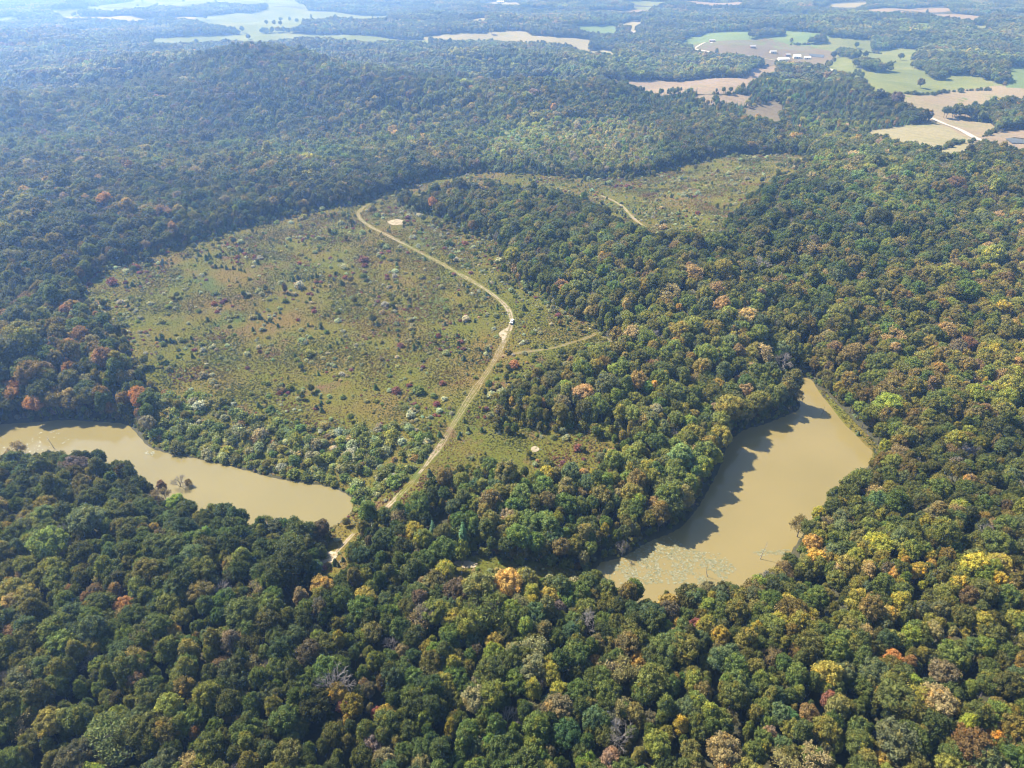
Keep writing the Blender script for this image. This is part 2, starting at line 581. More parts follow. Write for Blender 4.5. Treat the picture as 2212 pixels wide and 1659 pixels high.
OPEN_NEAR = [MEADOW, MEADOW_B, GLADE, DAM]
sheet('meadow', MEADOW, M['meadow'], .12, 6)
sheet('meadow', MEADOW_B, M['meadow'], .20, 7)
sheet('glade', GLADE, M['meadow'], .12, 4)
sheet('grass_bank', DAM, M['meadow'], .14, 3)

# bare sand and mud
SANDS = []
for nm, pts in (('sand_patch', [(836, 479), (848, 474), (866, 475), (878, 481), (868, 487), (850, 487), (838, 484)]),
                ('sand_wash', [(680, 1172), (700, 1168), (724, 1182), (718, 1200), (706, 1212), (694, 1195)]),
                ('eroded_bank', [(1082, 716), (1094, 706), (1102, 704), (1100, 716), (1092, 730), (1084, 738)]),
                ('sand_patch', [(972, 1216), (1000, 1210), (1032, 1214), (1024, 1223), (990, 1226)]),
                ('sand_patch', [(1147, 966), (1158, 963), (1166, 970), (1156, 975)])):
    p = rough(chaikin(cast(pts), 1), 1.8, 1.3, seed=len(SANDS) + 20)
    SANDS.append(p)
    sheet(nm, p, M['sand'], .215, 2.5)

# tracks
TRACK_FOOT = cast([(702, 1200), (735, 1165), (762, 1130), (800, 1102), (832, 1083)])
TRACK = cast([(826, 1087), (834, 1081), (882, 1043), (930, 993), (960, 950), (986, 905), (1020, 850), (1055, 800), (1076, 765), (1094, 728),
              (1105, 700), (1104, 680), (1090, 656), (1050, 626), (1000, 596), (940, 562), (880, 531), (832, 506), (800, 490), (779, 475), (772, 462), (786, 446), (830, 426), (852, 410)])
SPUR = cast([(1072, 771), (1110, 763), (1160, 758), (1200, 751), (1240, 739), (1270, 730), (1288, 720)])
SPUR2 = cast([(1300, 727), (1322, 737), (1342, 750)])
TRACK_B = cast([(1298, 423), (1322, 432), (1346, 446), (1370, 474), (1392, 490)])
TRACK_C = cast([(1585, 350), (1640, 343), (1700, 342), (1735, 340)])
LINES = [TRACK, SPUR, SPUR2, TRACK_B, TRACK_C, TRACK_FOOT]
for i, (ln, w) in enumerate(zip(LINES, (3.7, 2.5, 2.3, 3.0, 2.0, 2.6))):
    ribbon('dirt_track', ln, w, M['track'] if i in (0, 3, 5) else M['faint'], (.25 if i in (3, 4) else .155) + i * .008, i)
print('near land', time.time() - T0)

# ------------------------------------------------------------------ far fields
FIELDS = [
    ('pasture', 'pasture', z3([(830, 428), (940, 448), (1010, 470), (1100, 508), (1200, 548), (1310, 614), (1400, 628), (1640, 605), (1900, 570), (2020, 550), (2100, 545), (2110, 470), (1850, 400), (1640, 395),
                               (1480, 390), (1370, 372), (1500, 345), (1570, 325), (1400, 308), (1235, 300), (1222, 262), (950, 243), (830, 290), (690, 295), (960, 335), (1000, 362), (940, 400)])),
    ('green_field', 'green', z3([(0, 258), (150, 217), (400, 206), (560, 189), (660, 200), (800, 206), (905, 221), (950, 243), (830, 292), (690, 292), (560, 246), (420, 258), (170, 272), (60, 292), (0, 285)])),
    ('scrub_field', 'scrub', z3([(50, 310), (170, 274), (420, 262), (560, 247), (690, 290), (830, 300), (960, 332), (1000, 362), (940, 402), (850, 424), (780, 400), (700, 405), (620, 392), (400, 362), (210, 345), (90, 335)])),
    ('hay_field', 'hay', z3([(1380, 634), (1640, 606), (1900, 576), (2020, 556), (2100, 552), (2240, 566), (2290, 600), (2290, 668), (2100, 664), (1990, 690), (1880, 720), (1800, 752), (1740, 720), (1680, 722), (1560, 716), (1450, 672)])),
    ('hay_field', 'hay', z3([(1640, 782), (1720, 772), (1780, 776), (1990, 800), (2040, 834), (1965, 892), (1880, 884), (1800, 850), (1730, 812)])),
    ('hay_field', 'clay', z3([(1880, 888), (1965, 888), (2060, 850), (2290, 828), (2290, 972), (2070, 958), (1960, 915)])),
    ('hay_field', 'pale', z3([(1150, 866), (1400, 822), (1600, 800), (1650, 798), (1800, 872), (1850, 902), (1965, 945), (1880, 972), (1780, 1002), (1680, 978), (1490, 942), (1300, 898)])),
    ('clay_field', 'clay', z3([(-530, 530), (-420, 526), (-160, 522), (0, 528), (130, 514), (330, 508), (430, 468), (520, 430), (612, 430), (622, 472), (520, 506), (420, 540), (300, 572), (150, 576), (0, 566), (-120, 582), (-220, 590), (-330, 572), (-430, 552)])),
    ('clay_field', 'clay', z3([(265, 618), (350, 614), (445, 626), (430, 650), (300, 648), (90, 640), (75, 622)])),
    ('glade', 'scrub', z3([(540, 665), (600, 655), (645, 690), (640, 760), (600, 770), (545, 720), (400, 735), (400, 700)])),
    ('green_field', 'green', z3([(2090, 430), (2290, 442), (2290, 530), (2120, 520)])),
    ('hay_field', 'pasture', z1([(310, 70), (420, 60), (560, 65), (700, 30), (850, 10), (1200, -8), (1720, -12), (1730, 30), (1480, 38), (1250, 48), (1000, 40), (870, 76), (780, 80), (600, 76), (450, 100), (380, 102)])),
    ('hay_field', 'hay', z1([(350, 126), (470, 110), (700, 110), (930, 122), (1150, 115), (1340, 100), (1235, 132), (950, 142), (700, 134), (450, 134)])),
    ('pasture', 'pasture', z1([(-60, 120), (150, 117), (310, 130), (0, 154), (-60, 156)])),
    ('pasture', 'pasture', z1([(1200, 152), (1330, 110), (1480, 95), (1720, 50), (1740, -10), (1900, -10), (2000, 70), (2212, 85), (2530, 100), (2520, 122), (2212, 122), (2000, 142), (1960, 152), (2000, 184), (1900, 188), (1880, 205), (1700, 205), (1700, 226), (1640, 230), (1540, 196), (1380, 172)])),
    ('green_field', 'pasture', z1([(955, 256), (1200, 240), (1500, 229), (1700, 224), (2212, 226), (2510, 250), (2780, 262), (2790, 284), (2510, 268), (2212, 258), (1500, 264), (1250, 280), (1000, 292)])),
    ('hay_field', 'pale', z2([(500, 240), (700, 224), (900, 214), (1100, 199), (1190, 204), (1235, 234), (1400, 244), (1625, 259), (1612, 300), (1700, 324), (1790, 336), (1765, 350), (1640, 346), (1540, 322), (1490, 292), (1400, 280), (1250, 270), (1130, 270), (950, 256), (780, 264), (600, 258)])),
    ('green_field', 'green', z2([(1498, 176), (1620, 166), (1745, 162), (1800, 190), (1835, 212), (1745, 220), (1560, 202)])),
    ('hay_field', 'pale', z2([(1790, 158), (1850, 140), (1965, 142), (1940, 165), (1900, 185), (1910, 230), (1850, 235), (1880, 190), (1830, 182)])),
    ('hay_field', 'pale', z2([(800, 148), (860, 126), (935, 118), (938, 138), (850, 152)])),
    ('pasture', 'pasture', z2([(-30, 92), (60, 95), (100, 104), (70, 122), (-30, 126)])),
    ('hay_field', 'clay', z2([(1560, 92), (1760, 68), (1880, 58), (2010, 62), (2000, 80), (1760, 88), (1620, 100)])),
    ('hay_field', 'pale', z2([(880, 22), (1020, 12), (1150, 26), (1340, 18), (1400, 32), (1150, 42), (900, 34)])),
    ('pasture', 'pasture', z2([(1790, 20), (1900, 8), (2100, 12), (2180, 30), (2050, 42), (1900, 48)])),
    ('hay_field', 'pale', z3([(820, 52), (1010, 20), (1200, 8), (1180, 44), (1100, 70), (900, 64)])),
    ('hay_field', 'clay', z3([(1180, 66), (1500, 54), (1700, 40), (1745, 90), (1900, 105), (2110, 122), (1900, 138), (1600, 106), (1200, 86)])),
    ('green_field', 'green', z3([(765, 90), (840, 96), (895, 112), (780, 112)])),
    ('green_field', 'green', z3([(1180, 130), (1280, 134), (1330, 156), (1230, 160)])),
    ('green_field', 'green', z3([(1480, 148), (1600, 156), (1590, 170), (1490, 164)])),
    ('green_field', 'pasture', z3([(1850, 164), (1960, 166), (2060, 186), (2040, 198), (1880, 190)])),
    ('hay_field', 'clay', z3([(-40, 25), (200, 12), (410, 34), (380, 44), (100, 40)])),
    ('pasture', 'pasture', z1([(480, 30), (560, 12), (640, 20), (560, 38)])),
]
OPEN_FAR = []
for i, (nm, mt, pts) in enumerate(FIELDS):
    p = px_poly(pts, 'field', 8.5 if nm == 'clay_field' else (8.0 if np.array(pts)[:, 1].mean() < 62 else 13.0))
    ext = (p.max(0) - p.min(0)).max()
    p = rough(p, max(10, ext / 60), 1.5, seed=40 + i)
    OPEN_FAR.append(p)
    sheet(nm, p, M[mt], .40 + .014 * i, 12)
WOODS = [px_poly(P, 'wood', 12) for P in (
    z3([(820, 250), (880, 228), (950, 245), (955, 282), (830, 290)]), z3([(415, 225), (500, 200), (560, 185), (650, 190), (660, 235), (540, 248), (430, 254)]),
    z3([(1110, 400), (1160, 385), (1300, 410), (1395, 432), (1400, 470), (1330, 482), (1180, 460), (1115, 440)]),
    z3([(1480, 400), (1640, 378), (1760, 370), (1850, 400), (2060, 412), (2125, 480), (2110, 540), (2020, 542), (1900, 505), (1850, 490), (1700, 492), (1660, 530), (1590, 505), (1490, 445)]),
    z3([(1010, 320), (1080, 305), (1150, 340), (1155, 385), (1060, 392), (1010, 350)]),
    z3([(930, 420), (1050, 425), (1150, 460), (1230, 520), (1200, 532), (1100, 492), (1000, 458), (930, 440)]),
    z3([(1640, 720), (1700, 705), (1800, 690), (1810, 775), (1720, 768), (1650, 765)]), z3([(1810, 720), (1880, 690), (2040, 650), (2290, 640), (2290, 820), (2060, 850), (1990, 800), (1815, 775)]),
    z1([(1685, 188), (1800, 178), (1900, 185), (1902, 218), (1690, 222)]), z1([(1250, 45), (1400, 30), (1480, 25), (1480, 38), (1300, 56)]),
)]
ROAD = cast(z3([(70, 318), (210, 340), (400, 362), (560, 387), (700, 405), (830, 430), (1000, 476), (1100, 512), (1200, 552), (1300, 612), (1380, 656), (1500, 710), (1620, 770), (1700, 806), (1850, 880), (1950, 921), (2060, 956), (2290, 1010)]))
ROAD2 = cast(z2([(1790, 168), (1850, 188), (1890, 205), (1900, 235)]))
DRIVE = cast(z3([(75, 316), (110, 295), (150, 280), (195, 270)]))
for i, (ln, w) in enumerate(((ROAD, 7.5), (ROAD2, 8), (DRIVE, 6))):
    ribbon('gravel_road', ln, w, M['gravel'], 1.05 + .02 * i, 90 + i, .1)
LINES_FAR = [ROAD, ROAD2, DRIVE]
CORR = [np.vstack([cast(pp), cast(pp, hh)[::-1]]) for pp, hh in ((z3([(830, 430), (1000, 476), (1100, 512), (1200, 552), (1300, 612), (1380, 656), (1500, 710), (1620, 770), (1700, 806), (1850, 880), (1950, 921), (2060, 956), (2200, 985)]), 7.0), (z3([(210, 340), (400, 362), (560, 387), (700, 405), (830, 430)]), 7.0))]
POOL = rough(cast([(1288, 385), (1310, 379), (1350, 378), (1372, 383), (1340, 391), (1300, 391)]), 4, .4, seed=77)
sheet('pond_water', POOL, M['water_d'], .5, 5)
MUD = rough(cast(z3([(2090, 905), (2150, 895), (2230, 905), (2220, 935), (2130, 935)])), 5, .5, seed=78)
sheet('pond_water', MUD, M['water_d'], 1.2, 5)
DUGOUT = cast(z3([(815, 352), (918, 358), (912, 375), (830, 368)]))
sheet('pond_water', DUGOUT, M['water_d'], 1.2, 8)
print('far land', time.time() - T0)


# ------------------------------------------------------------------ plants: prototypes
def ico(sub):
    bm = bmesh.new()
    bmesh.ops.create_icosphere(bm, subdivisions=sub, radius=1.0)
    v = np.array([x.co[:] for x in bm.verts]); f = np.array([[a.index for a in p.verts] for p in bm.faces])
    bm.free()
    return v, f


ICO1, ICO2 = ico(1), ico(2)
TRI_Q = None


class Geo:
    def __init__(s):
        s.v = []; s.f = []; s.c = []; s.m = []; s.n = 0

    def add(s, v, f, col=(.5, .5), m=0):
        """triangles only"""
        v = np.asarray(v, float); f = np.asarray(f)
        s.v.append(v); s.f.append(f + s.n); s.n += len(v)
        s.c.append(np.broadcast_to(np.asarray(col, float), (len(f), 2)).copy()); s.m.append(np.full(len(f), m))

    def arrays(s):
        return np.vstack(s.v), np.vstack(s.f), np.vstack(s.c), np.concatenate(s.m)

    def cards(s, c, nrm, size, r, col, m=0, long_=1.3):
        n = len(c)
        nrm = nrm / (np.linalg.norm(nrm, axis=1)[:, None] + 1e-9)
        a = np.cross(nrm, r.normal(size=(n, 3))); a /= np.linalg.norm(a, axis=1)[:, None] + 1e-9
        b = np.cross(nrm, a)
        size = np.broadcast_to(size, (n,))[:, None]
        # a leaf spray: a bent diamond
        v = np.stack([c - a * size * long_, c + b * size * .6 + nrm * size * .15, c + a * size * long_, c - b * size * .6 + nrm * size * .15], 1).reshape(-1, 3)
        k = np.arange(n)[:, None] * 4
        f = np.concatenate([k + np.array([[0, 1, 3]]), k + np.array([[1, 2, 3]])], 0)
        col = np.broadcast_to(col, (n, 2))
        s.v.append(v); s.f.append(f + s.n); s.n += len(v)
        s.c.append(np.concatenate([col, col], 0)); s.m.append(np.full(len(f), m))

    def tube(s, p0, p1, r0, r1, sides=5, m=1):
        p0 = np.asarray(p0, float); p1 = np.asarray(p1, float)
        d = p1 - p0; d /= np.linalg.norm(d) + 1e-9
        a = np.cross(d, [0.3, .9, .1]); a /= np.linalg.norm(a) + 1e-9
        b = np.cross(d, a)
        t = np.linspace(0, 2 * np.pi, sides, endpoint=False)
        ring = np.cos(t)[:, None] * a + np.sin(t)[:, None] * b
        v = np.vstack([p0 + ring * r0, p1 + ring * r1])
        i = np.arange(sides); j = (i + 1) % sides
        f = np.vstack([np.stack([i, j, j + sides], 1), np.stack([i, j + sides, i + sides], 1)])
        s.add(v, f, (.5, .5), m)

    def puff(s, c, rad, r, core, ncards, csize, tone):
        v, f = core
        vv = v * (1 + r.normal(size=(len(v), 1)) * .13) * rad * .74
        s.add(vv + c, f, (tone[0] * .85, tone[1]))  # opaque core added to block light between the leaf sprays, toned slightly darker
        d = r.normal(size=(ncards, 3)); d[:, 2] += .25
        d /= np.linalg.norm(d, axis=1)[:, None]
        pos = c + d * rad * r.uniform(.70, 1.22, (ncards, 1))
        nr_ = d * .6 + r.normal(size=(ncards, 3)) * .6
        cols = np.column_stack([np.clip(tone[0] + r.normal(size=ncards) * .14, 0, 1), np.clip(tone[1] + r.normal(size=ncards) * .08, 0, 1)])
        s.cards(pos, nr_, r.uniform(.7, 1.25, ncards) * csize, r, cols)


def broadleaf(seed, lod=0, Rx=5.0, Rz=5.6, cz=11.2, shape='round'):
    r = np.random.default_rng(seed)
    g = Geo()
    npuff, ncard, cs, core = ((70, 64, .30, ICO1), (34, 26, .5, ICO1))[lod]
    lobes = r.normal(size=(6, 3)); lobes[:, 2] = np.abs(lobes[:, 2]) * .8
    lobes /= np.linalg.norm(lobes, axis=1)[:, None]
    lobelen = r.uniform(.7, 1.3, 6)
    k = np.arange(npuff) + .5
    ph = np.arccos(1 - 1.5 * k / npuff)
    th = np.pi * (1 + 5 ** .5) * k + r.uniform(0, 6)
    d = np.stack([np.cos(th) * np.sin(ph), np.sin(th) * np.sin(ph), np.cos(ph)], 1)
    d += r.normal(size=d.shape) * .12; d /= np.linalg.norm(d, axis=1)[:, None]
    dots = d @ lobes.T
    fac = .68 + .34 * (np.clip((dots - .35) / .65, 0, 1) * lobelen).max(1)
    if shape == 'tall':
        Rx, Rz, cz = 3.7, 7.2, 10.8
    if shape == 'broad':
        Rx, Rz, cz = 5.7, 4.6, 11.5
    pr = (1.12, 1.65)[lod]
    for i in range(npuff):
        c = d[i] * np.array([Rx, Rx, Rz]) * fac[i] * r.uniform(.86, 1.06) + np.array([0, 0, cz])
        if shape == 'tall' and d[i, 2] > .2:
            c[:2] *= .85
        tone = (np.clip(r.normal(.5, .16), .05, .95), np.clip(r.normal(.5, .17), .02, .98))
        g.puff(c, pr * r.uniform(.6, 1.3), r, core, ncard, cs, tone)
    v, f = ICO2
    g.add(v * np.array([Rx * .66, Rx * .66, Rz * .66]) + np.array([0, 0, cz - .3]), f, (.3, .5))  # added inner blob, darker than the leaves, keeps light from leaking through the crown
    # trunk with limbs
    g.tube((0, 0, -1.2), (.1, .05, 6.0), .36, .24, 7)
    g.tube((.1, .05, 6.0), (.2, 0, 11.5), .24, .1, 6)
    for i in range(5):
        a = r.uniform(0, 6.28); z = r.uniform(5.2, 8.2)
        g.tube((.1, .05, z), (math.cos(a) * Rx * .6, math.sin(a) * Rx * .6, z + r.uniform(2, 4)), .14, .05, 5)
    return g


def branches(g, r, p, d, ln, rad, depth, m, ends):
    q = p + d * ln
    g.tube(p, q, rad, rad * .66, 6 if depth > 2 else (4 if depth > 0 else 3), m)
    if depth == 0:
        ends.append(q)
        return
    for i in range(3 if depth > 2 else int(r.integers(2, 4))):
        nd = d + r.normal(size=3) * (.48 if depth > 1 else .6)
        nd[2] += .12
        nd /= np.linalg.norm(nd)
        branches(g, r, q, nd, ln * r.uniform(.62, .86), rad * .62, depth - 1, m, ends)
    if depth > 1:
        nd = d + r.normal(size=3) * .2; nd /= np.linalg.norm(nd)
        branches(g, r, q, nd, ln * .8, rad * .6, depth - 1, m, ends)


def bare(seed, leafy=0, depth=5, m=1):
    r = np.random.default_rng(seed)
    g = Geo(); ends = []
    g.tube((0, 0, -1), (0, 0, 5), .4, .3, 7, m)
    for i in range(3):
        d = np.array([math.cos(i * 2.1 + seed), math.sin(i * 2.1 + seed), 1.5]); d /= np.linalg.norm(d)
        branches(g, r, np.array([0, 0, 5. - i * .6]), d, 3.3, .24, depth - 1, m, ends)
    branches(g, r, np.array([0, 0, 5.]), np.array([0, 0.05, 1.0]), 3.6, .26, depth - 1, m, ends)
    if leafy:
        e = np.array(ends)
        e = e[r.random(len(e)) < .85]
        for j in range(leafy):
            tone = np.column_stack([np.clip(r.normal(.5, .2, len(e)), 0, 1), np.clip(r.normal(.5, .15, len(e)), 0, 1)])
            g.cards(e + r.normal(size=e.shape) * .55, r.normal(size=e.shape) + [0, 0, .5], r.uniform(.24, .46, len(e)), r, tone)
    return g


def conifer(seed, H=13.0, Rb=2.3, tiers=11, per=16, cs=.62):
    r = np.random.default_rng(seed)
    g = Geo()
    n = 9
    for i in range(tiers):
        t = i / (tiers - 1)
        z = .12 * H + t * H * .86
        rr = Rb * (1 - t) ** .85 + .18
        a0 = r.uniform(0, 6)
        k = max(5, int(per * (1 - t * .6)))
        a = a0 + np.arange(k) / k * 2 * np.pi + r.normal(size=k) * .12
        rad_ = rr * r.uniform(.75, 1.12, k)
        base = np.array([0, 0, z + .3 * rr + .2])
        tip = np.stack([np.cos(a) * rad_, np.sin(a) * rad_, np.full(k, z) - .18 * rr], 1)
        side = np.stack([-np.sin(a), np.cos(a), np.zeros(k)], 1) * (rr * .34 + .12)
        mid = base * .45 + tip * .55
        mid[:, 2] += .12 * rr
        v = np.stack([np.repeat(base[None], k, 0), mid + side, tip, mid - side], 1).reshape(-1, 3)
        kk = np.arange(k)[:, None] * 4
        f = np.concatenate([kk + np.array([[0, 1, 2]]), kk + np.array([[0, 2, 3]])], 0)
        tone = np.clip(r.normal(.5, .15, (len(f), 2)), 0, 1)
        g.v.append(v); g.f.append(f + g.n); g.n += len(v); g.c.append(tone); g.m.append(np.zeros(len(f), int))
    g.tube((0, 0, -.8), (0, 0, H * .95), .028 * H * .5, .02, 5)
    return g


def shrub(seed, npuff=15, ncard=26, cs=.13, core=ICO1):
    r = np.random.default_rng(seed)
    g = Geo()
    k = np.arange(npuff) + .5
    ph = np.arccos(1 - 1.05 * k / npuff); th = np.pi * (1 + 5 ** .5) * k
    d = np.stack([np.cos(th) * np.sin(ph), np.sin(th) * np.sin(ph), np.cos(ph)], 1)
    for i in range(npuff):
        c = d[i] * np.array([.72, .72, .8]) * r.uniform(.75, 1.12) + np.array([0, 0, .28])
        g.puff(c, r.uniform(.24, .42), r, core, ncard, cs, (np.clip(r.normal(.5, .17), .05, .95), np.clip(r.normal(.5, .15), 0, 1)))
    g.add(ICO1[0] * [.6, .6, .62] + [0, 0, .3], ICO1[1], (.3, .5))  # darker inner blob added so light does not leak through the shrub
    for i in range(4):
        a = r.uniform(0, 6.3)
        g.tube((math.cos(a) * .1, math.sin(a) * .1, -.2), (math.cos(a) * .4, math.sin(a) * .4, .5), .04, .02, 4)
    return g


def tuft(seed):
    r = np.random.default_rng(seed)
    g = Geo()
    n = 16
    d = r.normal(size=(n, 3)); d[:, 2] = np.abs(d[:, 2]); d /= np.linalg.norm(d, axis=1)[:, None]
    g.cards(d * r.uniform(.3, .9, (n, 1)) * [1, 1, .75] + [0, 0, .1], d + r.normal(size=(n, 3)) * .6, r.uniform(.22, .42, n), r, np.clip(r.normal(.5, .2, (n, 2)), 0, 1))
    return g


def geo_mesh(name, g, only=None, leaf='leaf', wood='bark'):
    v, f, c, m_ = g.arrays()
    if only is not None:
        k = m_ == only
        f, c, m_ = f[k], c[k], m_[k] * 0
        u, inv = np.unique(f, return_inverse=True)
        v = v[u]; f = inv.reshape(f.shape)
        mats = [M[leaf] if only == 0 else M[wood]]
    else:
        mats = [M[leaf], M[wood]]
    me = mesh(name, v, f, mats, m_)
    a = me.attributes.new('leafvar', 'FLOAT_COLOR', 'FACE') if False else me.attributes.new('leafvar', 'FLOAT_COLOR', 'CORNER')
    cc = np.ones((len(f), 3, 4), np.float32)
    cc[..., 0] = c[:, None, 0]; cc[..., 1] = c[:, None, 1]
    a.data.foreach_set('color', cc.ravel())
    return me


KINDS = {}   # kind -> list of dicts(crown, trunk, joined)


def proto(kind, geos, leaf='leaf', wood='bark'):
    KINDS[kind] = []
    for i, g in enumerate(geos):
        e = dict(joined=geo_mesh(kind, g, None, leaf, wood))
        mm_ = g.arrays()[3]
        e['crown'] = geo_mesh(kind + '_crown', g, 0, leaf, wood) if (mm_ == 0).any() else None
        e['trunk'] = geo_mesh(kind + '_trunk', g, 1, leaf, wood) if (mm_ == 1).any() else None
        po = bpy.data.objects.new('pattern_' + kind, e['joined'])
        e['object'] = po
        KINDS[kind].append(e)


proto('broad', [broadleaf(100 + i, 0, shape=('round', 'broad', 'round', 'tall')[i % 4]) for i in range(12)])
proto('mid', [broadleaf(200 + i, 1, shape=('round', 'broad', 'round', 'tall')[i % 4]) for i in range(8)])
proto('bare', [bare(300 + i) for i in range(4)], wood='dead')
proto('thin', [bare(320 + i, 5, 5) for i in range(4)])
proto('conifer', [conifer(400 + i) for i in range(4)])
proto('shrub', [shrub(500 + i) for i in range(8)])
proto('sapling', [conifer(600 + i, 1.0, .27, 7, 9) for i in range(3)])
proto('tuft', [tuft(700 + i) for i in range(5)], leaf='grassblade')


def cluster(seed, n, rad_, kind='mid'):
    """a stand of trees for the far woods: crowns with their own tone"""
    r = np.random.default_rng(seed)
    g = Geo()
    pos = []
    while len(pos) < n:
        p = r.uniform(-rad_, rad_, 2)
        if np.hypot(*p) < rad_ and all(np.hypot(*(p - q)) > rad_ * 1.25 / math.sqrt(n) for q in pos):
            pos.append(p)
    for p in pos:
        s = r.uniform(.6, 1.0)
        npuff = 11
        k = np.arange(npuff) + .5
        ph = np.arccos(1 - 1.3 * k / npuff); th = np.pi * (1 + 5 ** .5) * k + r.uniform(0, 6)
        d = np.stack([np.cos(th) * np.sin(ph), np.sin(th) * np.sin(ph), np.cos(ph)], 1)
        tone = (np.clip(r.normal(.5, .2), .03, .97), np.clip(r.normal(.5, .2), 0, 1))
        for i in range(npuff):
            c = (d[i] * [3.6, 3.6, 4.4] * r.uniform(.8, 1.1) + [0, 0, 10.5]) * s + [p[0], p[1], 0]
            v, f = ICO1
            g.add(v * (1 + r.normal(size=(len(v), 1)) * .2) * 2.1 * s + c, f, (np.clip(tone[0] + r.normal() * .08, 0, 1), tone[1]))
        g.tube((p[0], p[1], -3), (p[0], p[1], 9 * s), .4, .25, 4)
    return g


def minrad(seed, n, rad_):
    return cluster(seed, n, rad_)


proto('stand', [cluster(800 + i, 12, 13) for i in range(6)])
proto('grove', [cluster(850 + i, 32, 24) for i in range(4)])
print('protos', time.time() - T0)

TINT = dict(dark=(.076, .092, .024), green=(.098, .120, .028), blue=(.080, .102, .040), olive=(.132, .130, .030), olivebrown=(.142, .122, .038), lime=(.145, .165, .030),
            yellow=(.225, .200, .034), gold=(.27, .20, .050), orange=(.27, .158, .052), rust=(.165, .115, .045), red=(.195, .085, .058), maroon=(.130, .058, .046), pink=(.215, .155, .098),
            tan=(.205, .170, .072), grey=(.155, .140, .098), sage=(.165, .175, .085), greygreen=(.225, .235, .148), brown=(.125, .102, .050), pine=(.072, .128, .056), cedar=(.074, .100, .036))
TNAME = dict(dark='dark green', green='mid green', blue='blue green', olive='olive green', olivebrown='olive brown', lime='lime green', yellow='yellow green', gold='golden', orange='orange',
             rust='rust brown', red='red', maroon='maroon', pink='pinkish', tan='tan', grey='grey', sage='sage green', greygreen='pale grey green', brown='brown', pine='pine green', cedar='dark green')
TKEYS = list(TINT)
TARR = np.array([TINT[k] for k in TKEYS]) * 1.54


def pick(r, n, table):
    ks = list(table); w = np.array([table[k] for k in ks], float)
    return np.array([TKEYS.index(k) for k in ks])[r.choice(len(ks), n, p=w / w.sum())]


# ------------------------------------------------------------------ where trees stand
def sparse_noise(x, y, s, seed):
    """smooth value noise 0..1"""
    r = np.random.default_rng(seed)
    t = r.random((64, 64))
    u = x / s; v = y / s
    i = np.floor(u).astype(int); j = np.floor(v).astype(int)
    fu = u - i; fv = v - j
    fu = fu * fu * (3 - 2 * fu); fv = fv * fv * (3 - 2 * fv)
    g_ = lambda a, b: t[a % 64, b % 64]
    return (g_(i, j) * (1 - fu) + g_(i + 1, j) * fu) * (1 - fv) + (g_(i, j + 1) * (1 - fu) + g_(i + 1, j + 1) * fu) * fv


def jitter_grid(x0, x1, y0, y1, s, r, j=.42):
    gx, gy = np.meshgrid(np.arange(x0, x1, s), np.arange(y0, y1, s * .87))
    gx = gx + (np.arange(gx.shape[0]) % 2)[:, None] * s * .5
    return (gx + r.uniform(-j, j, gx.shape) * s).ravel(), (gy + r.uniform(-j, j, gy.shape) * s).ravel()


def is_open(x, y, far=True):
    o = np.zeros(x.shape, bool)
    for p in OPEN_NEAR:
        o |= inside(p, x, y)
    for p, _ in PONDS:
        k = inside(p, x, y)
        o |= k
        nb = (x > p[:, 0].min() - 3) & (x < p[:, 0].max() + 3) & (y > p[:, 1].min() - 3) & (y < p[:, 1].max() + 3)
        if nb.any():
            o[nb] |= dist_line(p, x[nb], y[nb], True) < 2.8
    f = np.zeros(x.shape, bool)
    for p in OPEN_FAR + [POOL, MUD, DUGOUT]:
        f |= inside(p, x, y)
    for w in WOODS:
        f &= ~inside(w, x, y)
    o |= f
    for p in CORR:
        o |= inside(p, x, y)
    for ln, w in [(l_, 9.0) for l_ in LINES_FAR]:
        o |= dist_line(ln, x, y) < w
    for ln in LINES:
        o |= dist_line(ln, x, y) < 4.5
    return o


def zone(pts_px, poly):
    return inside(np.array(poly, float), pts_px[:, 0], pts_px[:, 1])


Z_GROVE = [(-80, 700), (200, 700), (260, 780), (350, 850), (330, 930), (-80, 930)]
Z_SYC = [(1720, 780), (1800, 640), (2000, 560), (2300, 520), (2300, 900), (2060, 900), (1960, 960), (1880, 950), (1800, 860)]
Z_SOUTH = [(830, 1080), (960, 1000), (1340, 960), (1500, 1010), (1480, 1130), (1380, 1190), (960, 1215), (860, 1200)]
Z_WARM = [(620, 1230), (1100, 1215), (1500, 1260), (1700, 1120), (1850, 1180), (2300, 1200), (2300, 1720), (900, 1720), (720, 1500)]
Z_YOUNG = [(1050, 300), (1120, 262), (1250, 248), (1360, 250), (1440, 290), (1420, 345), (1300, 372), (1060, 372), (1030, 340)]
Z_PINE = [(1300, 200), (1480, 178), (1600, 160), (1740, 150), (1860, 190), (1960, 240), (1990, 268), (1880, 285), (1700, 270), (1500, 240), (1330, 225)]
Z_PINE2 = [(790, 215), (900, 205), (1000, 230), (930, 245), (800, 245)]
Z_MIX = [(820, 175), (1200, 160), (1480, 195), (1450, 240), (1200, 205), (1000, 230), (800, 215)]
Z_RSLOPE = [(1380, 380), (1760, 350), (2300, 330), (2300, 620), (1900, 620), (1700, 760), (1420, 760), (1250, 640)]
Z_CROSS = [(860, 400), (1300, 440), (1500, 520), (1300, 700), (1100, 580), (860, 450)]


